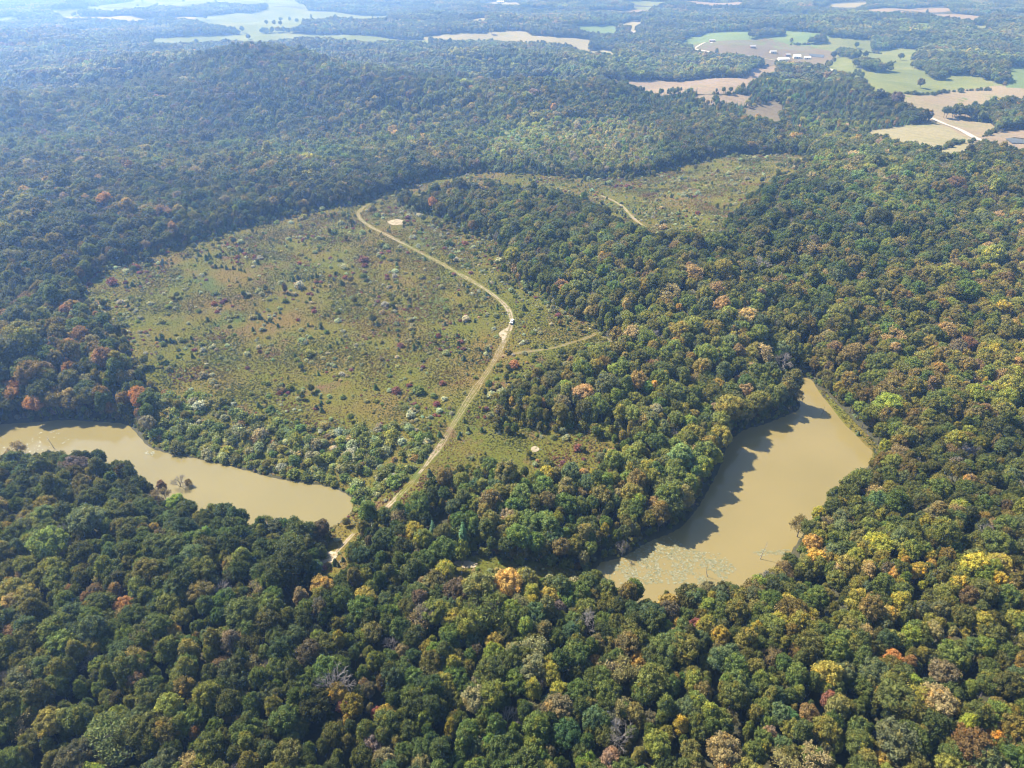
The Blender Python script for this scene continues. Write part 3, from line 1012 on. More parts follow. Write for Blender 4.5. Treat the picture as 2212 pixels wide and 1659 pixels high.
def tint_for(px, r, y_far):
    n = len(px)
    t = pick(r, n, dict(dark=40, green=22, blue=14, olive=13, olivebrown=4, lime=1.5, yellow=1.2, gold=.5, rust=.4, brown=2, grey=1.0, tan=.8))
    def over(poly, table):
        k = zone(px, poly)
        t[k] = pick(r, int(k.sum()), table)
    over(Z_RSLOPE, dict(dark=26, green=20, blue=10, olive=19, olivebrown=8, brown=3, lime=1.8, tan=2, yellow=1))
    over(Z_GROVE, dict(dark=34, blue=12, olive=12, olivebrown=10, tan=9, orange=3, rust=11, gold=2))
    over(Z_SYC, dict(dark=8, green=16, olive=32, olivebrown=22, tan=4, brown=6, lime=5, yellow=2))
    over(Z_SOUTH, dict(dark=24, green=18, olive=18, olivebrown=16, yellow=4, lime=3, tan=4, gold=1, brown=5, blue=6))
    over(Z_WARM, dict(dark=27, green=21, blue=11, olive=18, olivebrown=5, lime=5.5, yellow=4.5, gold=1.8, tan=3, rust=.5, brown=2.5, grey=.8))
    over(Z_YOUNG, dict(olive=30, olivebrown=20, tan=6, green=30, brown=4, grey=6, sage=10))
    over(Z_CROSS, dict(dark=38, green=24, blue=12, olive=14, olivebrown=8, brown=2))
    return t


# landmark trees, each seen one by one in the picture: x, y of the crown, tint, pattern, crown radius, label
LAND = [
    (297, 850, 'orange', 'broad', 5.4, 'orange topped tree at the corner of the left pond beside the meadow'),
    (40, 815, 'orange', 'broad', 5.2, 'bright orange tree at far left edge above the left pond'),
    (150, 795, 'rust', 'broad', 5.6, 'rust coloured broad tree in the grove behind the left pond'),
    (205, 842, 'rust', 'broad', 4.6, 'smaller rust tree just left of the pond corner tree'),
    (318, 915, 'sage', 'broad', 5.0, 'grey green tree leaning over the left pond at its bend'),
    (387, 1042, 'grey', 'bare', 3.9, 'tall bare tree on the near bank of the left pond'),
    (408, 1048, 'olivebrown', 'thin', 2.2, 'small thin leafed tree right of the bare tree by the left pond'),
    (350, 1054, 'rust', 'broad', 4.0, 'rusty tree left of the bare tree by the left pond'),
    (208, 985, 'gold', 'broad', 3.4, 'golden tree on the near bank of the left pond'),
    (36, 972, 'tan', 'thin', 4.4, 'pale yellowing thin tree at left end of the left pond'),
    (1692, 782, 'grey', 'bare', 6.6, 'large bare grey tree at the top of the right pond'),
    (1722, 858, 'tan', 'thin', 3.6, 'lone thin tan tree leaning out over the right pond'),
    (1664, 846, 'lime', 'broad', 5.0, 'bright green tree on the point in the right pond'),
    (1345, 1186, 'grey', 'bare', 3.2, 'pale dead bush at left end of the right pond'),
    (1757, 1175, 'gold', 'broad', 5.2, 'large golden tree on the near shore of the right pond'),
    (1770, 1112, 'yellow', 'broad', 4.4, 'yellow green tree up the shore behind the large golden pond tree'),
    (1728, 1138, 'olivebrown', 'thin', 5.0, 'sparse brownish tree overhanging the right pond'),
    (1860, 882, 'lime', 'broad', 5.0, 'bright lime tree beside the grass bank of the right pond'),
    (934, 437, 'orange', 'broad', 6.0, 'orange red tree at the edge of the central wood'),
    (1021, 486, 'rust', 'broad', 5.4, 'rust tinged tree on the front of the central wood'),
    (1104, 548, 'yellow', 'broad', 7.4, 'big pale yellow green tree at the front corner of the central wood'),
    (1553, 522, 'green', 'broad', 8.0, 'big solitary green tree by the far right clearing'),
    (796, 1106, 'green', 'broad', 7.0, 'tall green tree beside the track at the left pond'),
    (895, 1150, 'yellow', 'broad', 5.4, 'yellow tree standing below the foot of the track'),
    (1000, 1150, 'pine', 'conifer', 4.6, 'blue green pine in the wood between the two ponds'),
    (935, 1145, 'pine', 'conifer', 4.2, 'pine right beside the yellow tree below the track'),
    (1452, 1050, 'gold', 'broad', 4.6, 'yellow brown tree on the dark left shore of the right pond'),
    (1420, 1090, 'tan', 'broad', 4.6, 'tan tree on the dark shore left of the right pond'),
    (695, 1268, 'gold', 'broad', 5.2, 'pale golden tree below the sand wash'),
    (790, 1292, 'gold', 'broad', 5.4, 'deep golden tree, right one of the golden row below the sand wash'),
    (650, 1290, 'tan', 'broad', 4.6, 'orange tan tree left of the golden row below the sand wash'),
    (375, 1368, 'gold', 'broad', 4.0, 'small pale golden tree in the lower left woods'),
    (268, 1312, 'orange', 'broad', 4.8, 'bright orange tree in the lower left woods'),
    (250, 1280, 'rust', 'broad', 4.6, 'rust brown tree just behind the orange tree in the lower left woods'),
    (190, 1300, 'rust', 'broad', 4.2, 'dull rust tree left of the orange tree in the lower left woods'),
    (200, 1432, 'grey', 'bare', 4.2, 'bare pale tree in the lower left woods'),
    (478, 1282, 'grey', 'bare', 5.0, 'bare grey tree among dark crowns below the left pond'),
    (577, 1446, 'grey', 'bare', 3.6, 'small bare grey tree in the lower centre left woods'),
    (472, 1215, 'yellow', 'broad', 3.8, 'yellow tree in the woods below the left pond'),
    (1067, 1415, 'lime', 'broad', 5.4, 'bright lime tree near the bottom centre of the woods'),
    (1185, 1292, 'gold', 'broad', 5.0, 'golden tree in the woods below the right pond left end'),
    (1284, 1430, 'gold', 'broad', 3.0, 'small golden tree right of the bright lime tree'),
    (1381, 1428, 'gold', 'broad', 4.2, 'golden orange tree low in the woods, below the middle of the right pond'),
    (1207, 1492, 'yellow', 'broad', 4.0, 'yellow tree below and right of the bright lime tree'),
    (1097, 1555, 'grey', 'bare', 4.4, 'bare grey tree at bottom centre'),
    (844, 1398, 'grey', 'bare', 4.0, 'bare grey tree left of the bright lime tree'),
    (744, 1526, 'red', 'broad', 3.6, 'crimson tree near the bottom left of centre'),
    (816, 1545, 'red', 'broad', 2.6, 'small crimson tree right of the larger crimson tree'),
    (1320, 1640, 'pink', 'broad', 5.0, 'pinkish tree at the very bottom edge right of centre'),
    (1501, 1356, 'red', 'broad', 3.8, 'red topped tree below the right pond'),
    (1442, 1305, 'gold', 'broad', 5.0, 'golden tree at the foot of the lily covered water'),
    (1851, 1298, 'yellow', 'broad', 6.4, 'large yellow tree in the right hand woods'),
    (1745, 1335, 'yellow', 'broad', 4.6, 'yellow tree left of the large yellow tree in the right hand woods'),
    (1920, 1330, 'gold', 'broad', 4.6, 'golden tree just right of the large yellow tree'),
    (1928, 1428, 'orange', 'broad', 4.4, 'brilliant orange tree in the lower right woods'),
    (1868, 1372, 'tan', 'broad', 5.0, 'long tan golden crown above the brilliant orange tree'),
    (2038, 1458, 'brown', 'broad', 6.0, 'purplish brown tree right of the brilliant orange tree'),
    (1791, 1514, 'red', 'broad', 4.2, 'dull red tree in the lower right woods'),
    (1745, 1545, 'rust', 'broad', 4.2, 'reddish brown tree just below the dull red tree'),
    (1661, 1588, 'pink', 'broad', 3.2, 'small pinkish tree near the bottom right of centre'),
    (1565, 1625, 'tan', 'broad', 7.0, 'large tan golden tree at the bottom edge'),
    (1908, 1645, 'gold', 'broad', 4.0, 'bright golden tree at the bottom edge of the lower right'),
    (1978, 1520, 'yellow', 'thin', 6.0, 'thin yellow tree with branches showing in the lower right woods'),
    (1420, 1610, 'lime', 'broad', 5.6, 'yellowish lime tree at the bottom edge left of the large tan tree'),
    (2080, 1200, 'orange', 'broad', 3.0, 'small orange tree at right above the lower right woods'),
]
PH = 11.2 / 5.0
land_h = [{'broad': 12.2, 'bare': 9.5, 'thin': 9.5, 'conifer': 8.0}[l_[3]] * (l_[4] * .68 / 5.0 if l_[3] != 'conifer' else l_[4] / 4.0) for l_ in LAND]
land_xy = cast([l_[:2] for l_ in LAND], land_h, fn=terrain)
land_r = np.array([l_[4] for l_ in LAND])

# forest within 1.4 km, tree by tree
r = np.random.default_rng(21)
gA = jitter_grid(-420, 420, 40, 420, 4.35, r, .48)
gB = jitter_grid(-1500, 1500, 200, 1420, 4.95, r)
fx = np.concatenate([gA[0], gB[0]]); fy = np.concatenate([gA[1], gB[1]])
fin = np.arange(len(fx)) < len(gA[0])
rr = np.hypot(fx, fy); th = np.degrees(np.arctan2(fx, fy))
k = (rr < 1400) & (rr > 75) & (np.abs(th) < np.where(rr < 350, 66, 49)) & (fin == (rr < 350))
fx, fy = fx[k], fy[k]
k = ~is_open(fx, fy)
# a few natural gaps
gapn = sparse_noise(fx, fy, 16, 3)
k &= ~((gapn > .93) & (r.random(len(fx)) < .7)) & (r.random(len(fx)) > .05)
for (lx, ly), lr in zip(land_xy, land_r):
    k &= np.hypot(fx - lx, fy - ly) > lr * .55 + 1.8
fx, fy = fx[k], fy[k]
# let the sightline to the landmark trees on the pond banks stay open
fz = terrain(fx, fy)
fpx = project(np.column_stack([fx, fy, fz + 12]))
frr = np.hypot(fx, fy)
n = len(fx)
fs = np.clip(r.normal(.88, .30, n), .38, 1.9) * (.85 + .3 * sparse_noise(fx, fy, 40, 9)) * np.interp(frr, [250, 450, 800], [.615, .655, .76])
young = zone(fpx, Z_YOUNG)
fs[young] *= .7
fs[zone(fpx, Z_PINE)] *= .72
fs[zone(fpx, Z_SYC)] *= 1.15
fs[zone(fpx, Z_GROVE)] *= 1.22
tall = zone(fpx, [(1380, 1190), (1440, 1020), (1500, 930), (1580, 880), (1740, 800), (1740, 880), (1640, 940), (1560, 1060), (1480, 1160)]) & (frr < 480)
fs[tall] = fs[tall] * 1.35 + .12
ftint = tint_for(fpx, r, frr)
warm = np.isin(ftint, [TKEYS.index(a) for a in ('lime', 'yellow', 'gold', 'tan', 'rust', 'orange', 'brown')])
drift = sparse_noise(fx, fy, 30, 61)
calm = warm & (drift < .52) & (r.random(n) < .75) & ~zone(fpx, Z_GROVE)
ftint[calm] = pick(r, int(calm.sum()), dict(dark=30, green=30, olive=30, olivebrown=10))
turn = ~warm & (drift > .70) & (r.random(n) < .26) & zone(fpx, Z_WARM)
ftint[turn] = pick(r, int(turn.sum()), dict(yellow=34, lime=20, gold=18, tan=22))
fcls = np.where(frr < 760, 0, 1)           # 0 broad, 1 mid, 2 conifer, 3 bare, 4 thin, 5 stand, 6 grove
u = r.random(n)
fcls[(u < .010) & (frr < 900)] = 3
fcls[(u > .010) & (u < .05) & (frr < 900)] = 4
pine = (zone(fpx, Z_PINE) & (u > .3)) | (zone(fpx, Z_PINE2) & (u > .35)) | (zone(fpx, Z_MIX) & (u > .65))
fcls[pine] = 2
ftint[pine] = pick(r, int(pine.sum()), dict(pine=60, green=25, dark=15))
ftint[(fcls == 4) & (r.random(n) < .6)] = TKEYS.index('tan')
# saplings and low edge trees where wood meets meadow
edge = np.zeros(n, bool)
for p in OPEN_NEAR[:2]:
    nb = frr < 1100
    edge[nb] |= dist_line(p, fx[nb], fy[nb], True) < 7
fs[edge] *= r.uniform(.5, .95, int(edge.sum()))
sx0, sy0 = jitter_grid(-420, 420, 240, 960, 4.2, r, .48)
kk = inside(MEADOW, sx0, sy0) | inside(MEADOW_B, sx0, sy0)
sx0, sy0 = sx0[kk], sy0[kk]
ed = np.where(inside(MEADOW, sx0, sy0), dist_line(MEADOW, sx0, sy0, True), dist_line(MEADOW_B, sx0, sy0, True))
pr_ = .34 * np.exp(-ed / 9) * (sparse_noise(sx0, sy0, 22, 71) > .35) + .05 * (sparse_noise(sx0, sy0, 16, 72) > .8)
kk = (r.random(len(sx0)) < pr_)
for ln in LINES:
    kk &= dist_line(ln, sx0, sy0) > 6
for p_ in [POND_L]:
    kk &= dist_line(p_, sx0, sy0, True) > 4
sx0, sy0 = sx0[kk], sy0[kk]
STRAY = (sx0, sy0, terrain(sx0, sy0), r.uniform(.2, .46, len(sx0)))
print('forest', n, len(sx0), time.time() - T0)

# far woods by stands
def far_pts(s, r0, r1, seed):
    q_ = np.random.default_rng(seed)
    X, Y = jitter_grid(-r1 * .72, r1 * .72, r0 * .6, r1, s, q_, .4)
    R2 = np.hypot(X, Y); t2 = np.degrees(np.arctan2(X, Y))
    kk = (R2 >= r0) & (R2 < r1) & (np.abs(t2) < 44)
    X, Y = X[kk], Y[kk]
    o = is_open(X, Y)
    for da in range(6):
        o |= is_open(X + math.cos(da * 1.05) * s * .42, Y + math.sin(da * 1.05) * s * .42)
    return X[~o], Y[~o]


sx, sy = far_pts(21, 1400, 2600, 31)
gx_, gy_ = far_pts(38, 2600, 6200, 32)
# single trees along the field edges that the stands leave free
ex, ey = jitter_grid(-2800, 2800, 1000, 4200, 9.5, np.random.default_rng(33))
R2 = np.hypot(ex, ey)
k = (R2 > 1400) & (R2 < 4200) & (np.abs(np.degrees(np.arctan2(ex, ey))) < 40)
ex, ey = ex[k], ey[k]
near_edge = np.zeros(ex.shape, bool)
for p in OPEN_FAR + WOODS:
    lo = p.min(0) - 22; hi = p.max(0) + 22
    b = (ex > lo[0]) & (ex < hi[0]) & (ey > lo[1]) & (ey < hi[1])
    if b.any():
        near_edge[b] |= dist_line(p, ex[b], ey[b], True) < 20
for w in WOODS:
    near_edge |= inside(w, ex, ey)
k = near_edge & ~is_open(ex, ey)
# and a few trees left standing in the fields
q_ = np.random.default_rng(35)
lone = ~k & (q_.random(len(ex)) < .004) & near_edge
lone |= ~k & (q_.random(len(ex)) < .0012)
for ln in LINES_FAR:
    lone &= dist_line(ln, ex, ey) > 12
k |= lone
ex, ey = ex[k], ey[k]
X = np.concatenate([sx, gx_, ex]); Y = np.concatenate([sy, gy_, ey])
FC = np.concatenate([np.full(len(sx), 5), np.full(len(gx_), 6), np.full(len(ex), 1)])
FZ = terrain(X, Y) - np.where(FC == 1, 3.2, 0.0)
FP = project(np.column_stack([X, Y, FZ + 10]))
q_ = np.random.default_rng(34)
FT = tint_for(FP, q_, None)
FT[~np.isin(FT, [TKEYS.index(a) for a in ('dark', 'green', 'blue', 'olive', 'olivebrown')])] = TKEYS.index('green')
FS = q_.uniform(.9, 1.2, len(X))
pn = (zone(FP, Z_PINE) | zone(FP, Z_MIX)) & (FC == 5) & (q_.random(len(X)) < .7)
# pine plantation beyond: break each stand into single pines
px_, py_ = [], []
for a, b in zip(X[pn], Y[pn]):
    m_ = 10
    an = q_.uniform(0, 6.28, m_); rd = 13 * np.sqrt(q_.random(m_))
    px_.append(a + np.cos(an) * rd); py_.append(b + np.sin(an) * rd)
if px_:
    px_ = np.concatenate(px_); py_ = np.concatenate(py_)
    kk = ~is_open(px_, py_)
    px_, py_ = px_[kk], py_[kk]
    X = np.concatenate([X[~pn], px_]); Y = np.concatenate([Y[~pn], py_]); FC = np.concatenate([FC[~pn], np.full(len(px_), 2)])
    FT = np.concatenate([FT[~pn], pick(q_, len(px_), dict(pine=60, green=25, blue=15))]); FS = np.concatenate([FS[~pn], q_.uniform(.45, .85, len(px_))])
    FZ = terrain(X, Y) - np.where(FC == 1, 3.2, 0.0)
print('far woods', len(X), time.time() - T0)


# ------------------------------------------------------------------ scattering what nobody could count
def scatter(name, label, cat, xyz, scale, rot, cls, var, tint, classes):
    me = bpy.data.meshes.new(name)
    me.vertices.add(len(xyz)); me.vertices.foreach_set('co', np.asarray(xyz, np.float32).ravel())
    for nm, ty, key, arr in (('size', 'FLOAT_VECTOR', 'vector', scale), ('turn', 'FLOAT_VECTOR', 'vector', rot), ('cls', 'INT', 'value', cls), ('var', 'INT', 'value', var)):
        a = me.attributes.new(nm, ty, 'POINT')
        a.data.foreach_set(key, np.asarray(arr, np.int32 if ty == 'INT' else np.float32).ravel())
    a = me.attributes.new('tint', 'FLOAT_COLOR', 'POINT')
    a.data.foreach_set('color', np.column_stack([tint, np.ones(len(tint))]).astype(np.float32).ravel())
    o = obj(name, me, kind='stuff', label=label, category=cat)
    ng = bpy.data.node_groups.new(name, 'GeometryNodeTree')
    ng.interface.new_socket('Geometry', in_out='INPUT', socket_type='NodeSocketGeometry')
    ng.interface.new_socket('Geometry', in_out='OUTPUT', socket_type='NodeSocketGeometry')
    gi = ng.nodes.new('NodeGroupInput'); go = ng.nodes.new('NodeGroupOutput')
    jo = ng.nodes.new('GeometryNodeJoinGeometry')

    def named(nm, ty):
        x = ng.nodes.new('GeometryNodeInputNamedAttribute'); x.data_type = ty; x.inputs['Name'].default_value = nm
        return x.outputs['Attribute']
    e2r = ng.nodes.new('FunctionNodeEulerToRotation')
    ng.links.new(named('turn', 'FLOAT_VECTOR'), e2r.inputs[0])
    for ci, kind in classes.items():
        cmp_ = ng.nodes.new('FunctionNodeCompare'); cmp_.data_type = 'INT'; cmp_.operation = 'EQUAL'
        ng.links.new(named('cls', 'INT'), cmp_.inputs[2]); cmp_.inputs[3].default_value = ci
        ji = ng.nodes.new('GeometryNodeJoinGeometry')
        for e in KINDS[kind]:
            oi = ng.nodes.new('GeometryNodeObjectInfo'); oi.inputs['Object'].default_value = e['object']
            oi.transform_space = 'ORIGINAL'
            g2 = ng.nodes.new('GeometryNodeGeometryToInstance')
            ng.links.new(oi.outputs['Geometry'], g2.inputs[0]); ng.links.new(g2.outputs[0], ji.inputs[0])
        ip = ng.nodes.new('GeometryNodeInstanceOnPoints')
        ng.links.new(gi.outputs[0], ip.inputs['Points']); ng.links.new(cmp_.outputs[0], ip.inputs['Selection'])
        ng.links.new(ji.outputs[0], ip.inputs['Instance'])
        ip.inputs['Pick Instance'].default_value = True
        ng.links.new(named('var', 'INT'), ip.inputs['Instance Index'])
        ng.links.new(e2r.outputs[0], ip.inputs['Rotation']); ng.links.new(named('size', 'FLOAT_VECTOR'), ip.inputs['Scale'])
        ng.links.new(ip.outputs[0], jo.inputs[0])
    ng.links.new(jo.outputs[0], go.inputs[0])
    o.modifiers.new('scatter', 'NODES').node_group = ng
    return o


def vary(tint_idx, r, amt=.14, x=None, y=None):
    t = TARR[tint_idx]
    if x is not None:      # stands differ in age and kind
        a_ = sparse_noise(x, y, 70, 41) + .7 * sparse_noise(x, y, 190, 42)
        t = t * np.interp(a_, [.35, .85, 1.35], [.74, 1.0, 1.36])[:, None]
        b_ = sparse_noise(x, y, 110, 43)
        t = t * (1 + (b_ - .5)[:, None] * np.array([.26, .06, -.1]))
    return np.clip(t * (1 + r.normal(size=(len(t), 1)) * amt) * (1 + r.normal(size=t.shape) * .07), .01, .9)


# ------------------------------------------------------------------ trees one by one: the nearest and the landmarks
inframe = (fpx[:, 0] > 5) & (fpx[:, 0] < 2207) & (fpx[:, 1] > 5) & (fpx[:, 1] < 1668)
order = np.argsort(np.where(inframe, frr / (fs + .25), 1e9))
NEAR_N = 300 - len(LAND)
near_i = order[:NEAR_N]
keep = np.ones(n, bool); keep[near_i] = False
CNAME = {0: 'broad', 1: 'mid', 2: 'conifer', 3: 'bare', 4: 'thin'}


def ordinal(i):
    w = ['', 'second ', 'third ', 'fourth ', 'fifth ', 'sixth ', 'seventh ', 'eighth ', 'ninth ', 'tenth ', 'eleventh ', 'twelfth ', 'thirteenth ', 'fourteenth ', 'fifteenth ']
    return w[i] if i < len(w) else '%dth ' % (i + 1)


def side(dx, dy):
    a = math.degrees(math.atan2(-dy, dx)) % 360
    return ['right of', 'up right of', 'above', 'up left of', 'left of', 'down left of', 'below', 'down right of'][int((a + 22.5) // 45) % 8]


def relate(px, nouns, marks):
    """label each thing by the nearest landmark, the side it lies on and its turn counting outwards"""
    lp = np.array([m_[:2] for m_ in marks], float)
    groups = {}
    for i, (p, nn) in enumerate(zip(px, nouns)):
        d = np.hypot(*(lp - p).T)
        j = int(np.argmin(d))
        s_ = side(*(p - lp[j]))
        groups.setdefault((nn, j, s_), []).append((d[j], i))
    out = [None] * len(px)
    for (nn, j, s_), L_ in groups.items():
        for o_, (dd, i) in enumerate(sorted(L_)):
            out[i] = (ordinal(o_) if len(L_) > 1 and o_ else ('nearest ' if len(L_) > 1 else '')) + nn + ' ' + s_ + ' ' + marks[j][2]
    return out


SHORT = {  # short handle of the landmark for its neighbours' labels
    8: 'the golden tree on the left pond bank', 5: 'the bare tree by the left pond', 14: 'the golden pond shore tree', 13: 'the pale dead bush', 23: 'the yellow tree below the track',
    28: 'the pale golden tree', 29: 'the deep golden tree', 31: 'the small pale golden tree', 32: 'the lower left orange tree', 35: 'the lower left bare tree',
    36: 'the bare tree below the left pond', 37: 'the small bare centre left tree', 38: 'the yellow tree below the left pond', 39: 'the bright lime tree', 40: 'the golden tree below the pond end',
    41: 'the small golden tree', 42: 'the golden orange tree', 43: 'the yellow tree below the lime tree', 44: 'the bottom centre bare tree', 45: 'the bare tree left of the lime tree',
    46: 'the crimson tree', 48: 'the pinkish bottom edge tree', 49: 'the red topped tree', 51: 'the large yellow tree', 54: 'the brilliant orange tree', 56: 'the purplish brown tree',
    57: 'the dull red tree', 59: 'the small pinkish tree', 60: 'the large tan tree', 61: 'the bright golden corner tree', 62: 'the thin yellow tree', 63: 'the yellowish lime tree'}
marks = [(LAND[i][0], LAND[i][1], s_) for i, s_ in SHORT.items()]


def plant_tree(name, kind, vi, x, y, s3, rotz, tint, label, group=None):
    e = KINDS[kind][vi % len(KINDS[kind])]
    root = bpy.data.objects.new(name, None)
    COL.objects.link(root)
    root.location = (x, y, tz(x, y) - .1); root.rotation_euler = (0, 0, rotz); root.scale = s3
    root.empty_display_size = 2
    root['label'] = label; root['category'] = 'tree'
    if group:
        root['group'] = group
    for part in ('trunk', 'crown'):
        if e[part] is not None:
            nm = part if e['crown'] is not None else 'trunk'
            c = bpy.data.objects.new(nm, e[part]); COL.objects.link(c); c.parent = root
            c['tint'] = [float(a) for a in tint]
    return root


def noun(tk, kd):
    if kd == 'bare':
        return 'bare grey tree'
    if kd == 'thin':
        return 'thin leafed ' + TNAME[tk] + ' tree'
    return TNAME[tk] + ' tree'


TREE_NAME = {'broad': 'broadleaf_tree', 'mid': 'broadleaf_tree', 'bare': 'bare_tree', 'thin': 'thin_tree', 'conifer': 'pine_tree'}
labs = relate(fpx[near_i], [noun(TKEYS[ftint[i]], CNAME[fcls[i]]) for i in near_i], marks)
q_ = np.random.default_rng(50)
vt = vary(ftint, q_, .16, fx, fy)
vt[young] *= np.array([1.3, 1.42, 1.4])
vt[zone(fpx, Z_SYC)] *= np.array([1.08, 1.08, 1.05])
vt[zone(fpx, Z_PINE)] *= 1.3
for lab, i in zip(labs, near_i):
    kd = CNAME[fcls[i]]
    s_ = fs[i]
    plant_tree(TREE_NAME[kd], kd, int(q_.integers(0, 12)), fx[i], fy[i], (s_ * q_.uniform(.92, 1.1), s_ * q_.uniform(.92, 1.1), .30 + .68 * s_ * q_.uniform(.9, 1.12)), q_.uniform(0, 6.28), vt[i], lab, 'trees of the near woods')
for (vx, vy, tk, kd, rad_, lab), (x, y) in zip(LAND, land_xy):
    s_ = rad_ * .68 / (5.0 if kd != 'conifer' else 2.4)
    tt_ = vary(np.array([TKEYS.index(tk)]), q_, .05)[0]
    zs = s_ if kd != 'conifer' else rad_ / 3.6
    plant_tree(TREE_NAME[kd], kd, int(q_.integers(0, 12)), x, y, (s_, s_, .12 + .9 * zs), q_.uniform(0, 6.28), tt_, lab, 'trees that stand out from the woods')

ks = keep
n_st = len(STRAY[0])
xyz = np.column_stack([np.concatenate([fx[ks], X, STRAY[0]]), np.concatenate([fy[ks], Y, STRAY[1]]), np.concatenate([fz[ks], FZ, STRAY[2] - STRAY[3] * 3.4]) - .15])
s_all = np.concatenate([fs[ks], FS, STRAY[3]])
m_ = len(xyz)
zf = np.concatenate([.30 + .68 * fs[ks], FS * 1.0, STRAY[3] * 1.05]) * q_.uniform(.9, 1.12, m_)
scatter('forest', 'mixed autumn broadleaf forest covering the hills around the meadow and ponds', 'forest', xyz,
        np.column_stack([s_all * q_.uniform(.92, 1.1, m_), s_all * q_.uniform(.92, 1.1, m_), zf]),
        np.column_stack([q_.normal(size=m_) * .03, q_.normal(size=m_) * .03, q_.uniform(0, 6.28, m_)]),
        np.concatenate([fcls[ks], FC, np.zeros(n_st, int)]), q_.integers(0, 12, m_),
        np.vstack([vt[ks], vary(FT, q_, .16, X, Y), vary(pick(q_, n_st, dict(green=34, olive=30, dark=14, sage=14, olivebrown=6, yellow=3)), q_)]),
        {0: 'broad', 1: 'mid', 2: 'conifer', 3: 'bare', 4: 'thin', 5: 'stand', 6: 'grove'})
print('trees placed', time.time() - T0)

# ------------------------------------------------------------------ shrubs, saplings, weeds of the open ground
r = np.random.default_rng(61)
Z_THICK = [(296, 880), (345, 850), (440, 850), (520, 890), (640, 915), (760, 925), (860, 915), (925, 945), (935, 985), (880, 1035), (780, 1100), (700, 1060), (520, 1016), (350, 978)]
Z_SPURWOOD = [(1070, 790), (1130, 770), (1230, 765), (1340, 755), (1360, 775), (1230, 810), (1100, 866), (1064, 880)]
Z_SOUTHMEADOW = [(960, 905), (1090, 905), (1360, 940), (1360, 1000), (960, 1015), (930, 1000)]


def meadow_pts(s, seed):
    q_ = np.random.default_rng(seed)
    X, Y = [], []
    for p in OPEN_NEAR:
        lo = p.min(0); hi = p.max(0)
        a, b = jitter_grid(lo[0], hi[0], lo[1], hi[1], s, q_, .48)
        kk = inside(p, a, b)
        X.append(a[kk]); Y.append(b[kk])
    X = np.concatenate(X); Y = np.concatenate(Y)
    kk = np.ones(len(X), bool)
    for ln, w in zip(LINES, (2.2, 1.5, 1.4, 1.9, 1.2, 1.6)):
        kk &= dist_line(ln, X, Y) > w
    for p in SANDS:
        kk &= ~inside(p, X, Y)
    for p, _ in PONDS:
        kk &= ~inside(p, X, Y)
    return X[kk], Y[kk]


hx, hy = meadow_pts(2.7, 71)
hp = project(np.column_stack([hx, hy, terrain(hx, hy)]))
c1 = sparse_noise(hx, hy, 26, 5); c2 = sparse_noise(hx, hy, 9, 6)
prob = .17 + .40 * sstep(.5, .85, c1 * .6 + c2 * .4)
rt = zone(hp, [(870, 500), (1000, 560), (1110, 640), (1120, 745), (1290, 715), (1200, 650), (1100, 585), (1060, 515), (950, 470)]); prob[rt] += .16
thick = zone(hp, Z_THICK); prob[thick] = .5
sw = zone(hp, Z_SPURWOOD); prob[sw] = .26
sm = zone(hp, Z_SOUTHMEADOW); prob[sm] = .10
edgeD = np.minimum(dist_line(MEADOW, hx, hy, True), dist_line(MEADOW_B, hx, hy, True))
prob[edgeD < 9] += .12
trk = dist_line(TRACK, hx, hy)
prob[(trk > 4) & (trk < 11)] += .03
upper = hp[:, 1] < 480
prob[upper] *= 1.1
glade = inside(GLADE, hx, hy)
prob[glade] = .3
open_patch = sparse_noise(hx, hy, 34, 51) < .3
prob[open_patch & ~thick & ~sw] *= .3
kk = r.random(len(hx)) < prob
hx, hy, hp, thick, sw, sm, edgeD = hx[kk], hy[kk], hp[kk], thick[kk], sw[kk], sm[kk], edgeD[kk]
for (lx, ly), lr in zip(land_xy, land_r):
    kk = np.hypot(hx - lx, hy - ly) > lr * .5
    hx, hy, hp, thick, sw, sm, edgeD = hx[kk], hy[kk], hp[kk], thick[kk], sw[kk], sm[kk], edgeD[kk]
m_ = len(hx)
hs = np.exp(r.normal(-.03, .48, m_))
hs[thick] = np.exp(r.normal(.80, .36, int(thick.sum())))
hs[sw] = np.exp(r.normal(.62, .36, int(sw.sum())))
hs[sm] *= 1.25
hs = np.minimum(hs, 4.2)
trk = dist_line(TRACK, hx, hy)
hs = np.where(trk < hs + 2.4, np.minimum(hs, np.maximum(trk - 2.6, .4)), hs)
ht = pick(r, m_, dict(greygreen=24, sage=28, green=24, dark=7, olive=18, maroon=6, brown=6, tan=4))
tiny = hs < 1.15
ht[tiny] = pick(r, int(tiny.sum()), dict(olive=30, sage=24, green=18, olivebrown=14, maroon=6, tan=9, greygreen=10))
redz = sparse_noise(hx, hy, 18, 8) > .74
ht[redz & (r.random(m_) < .5)] = TKEYS.index('maroon')
ht[thick] = pick(r, int(thick.sum()), dict(greygreen=4, sage=18, green=36, dark=20, olive=18, brown=3, rust=1))
ht[sw] = pick(r, int(sw.sum()), dict(green=26, dark=10, olive=24, lime=8, yellow=8, sage=16, orange=3, rust=4, brown=6))
hz = terrain(hx, hy)
hv = np.clip(vary(ht, r, .12) * 1.25, 0, .6)
hin = (hp[:, 0] > 8) & (hp[:, 0] < 2204)
order = np.argsort(np.where(hin, -hs / np.hypot(np.hypot(hx, hy), CAM_H), 1e9))
NS = 300
si = order[:NS]
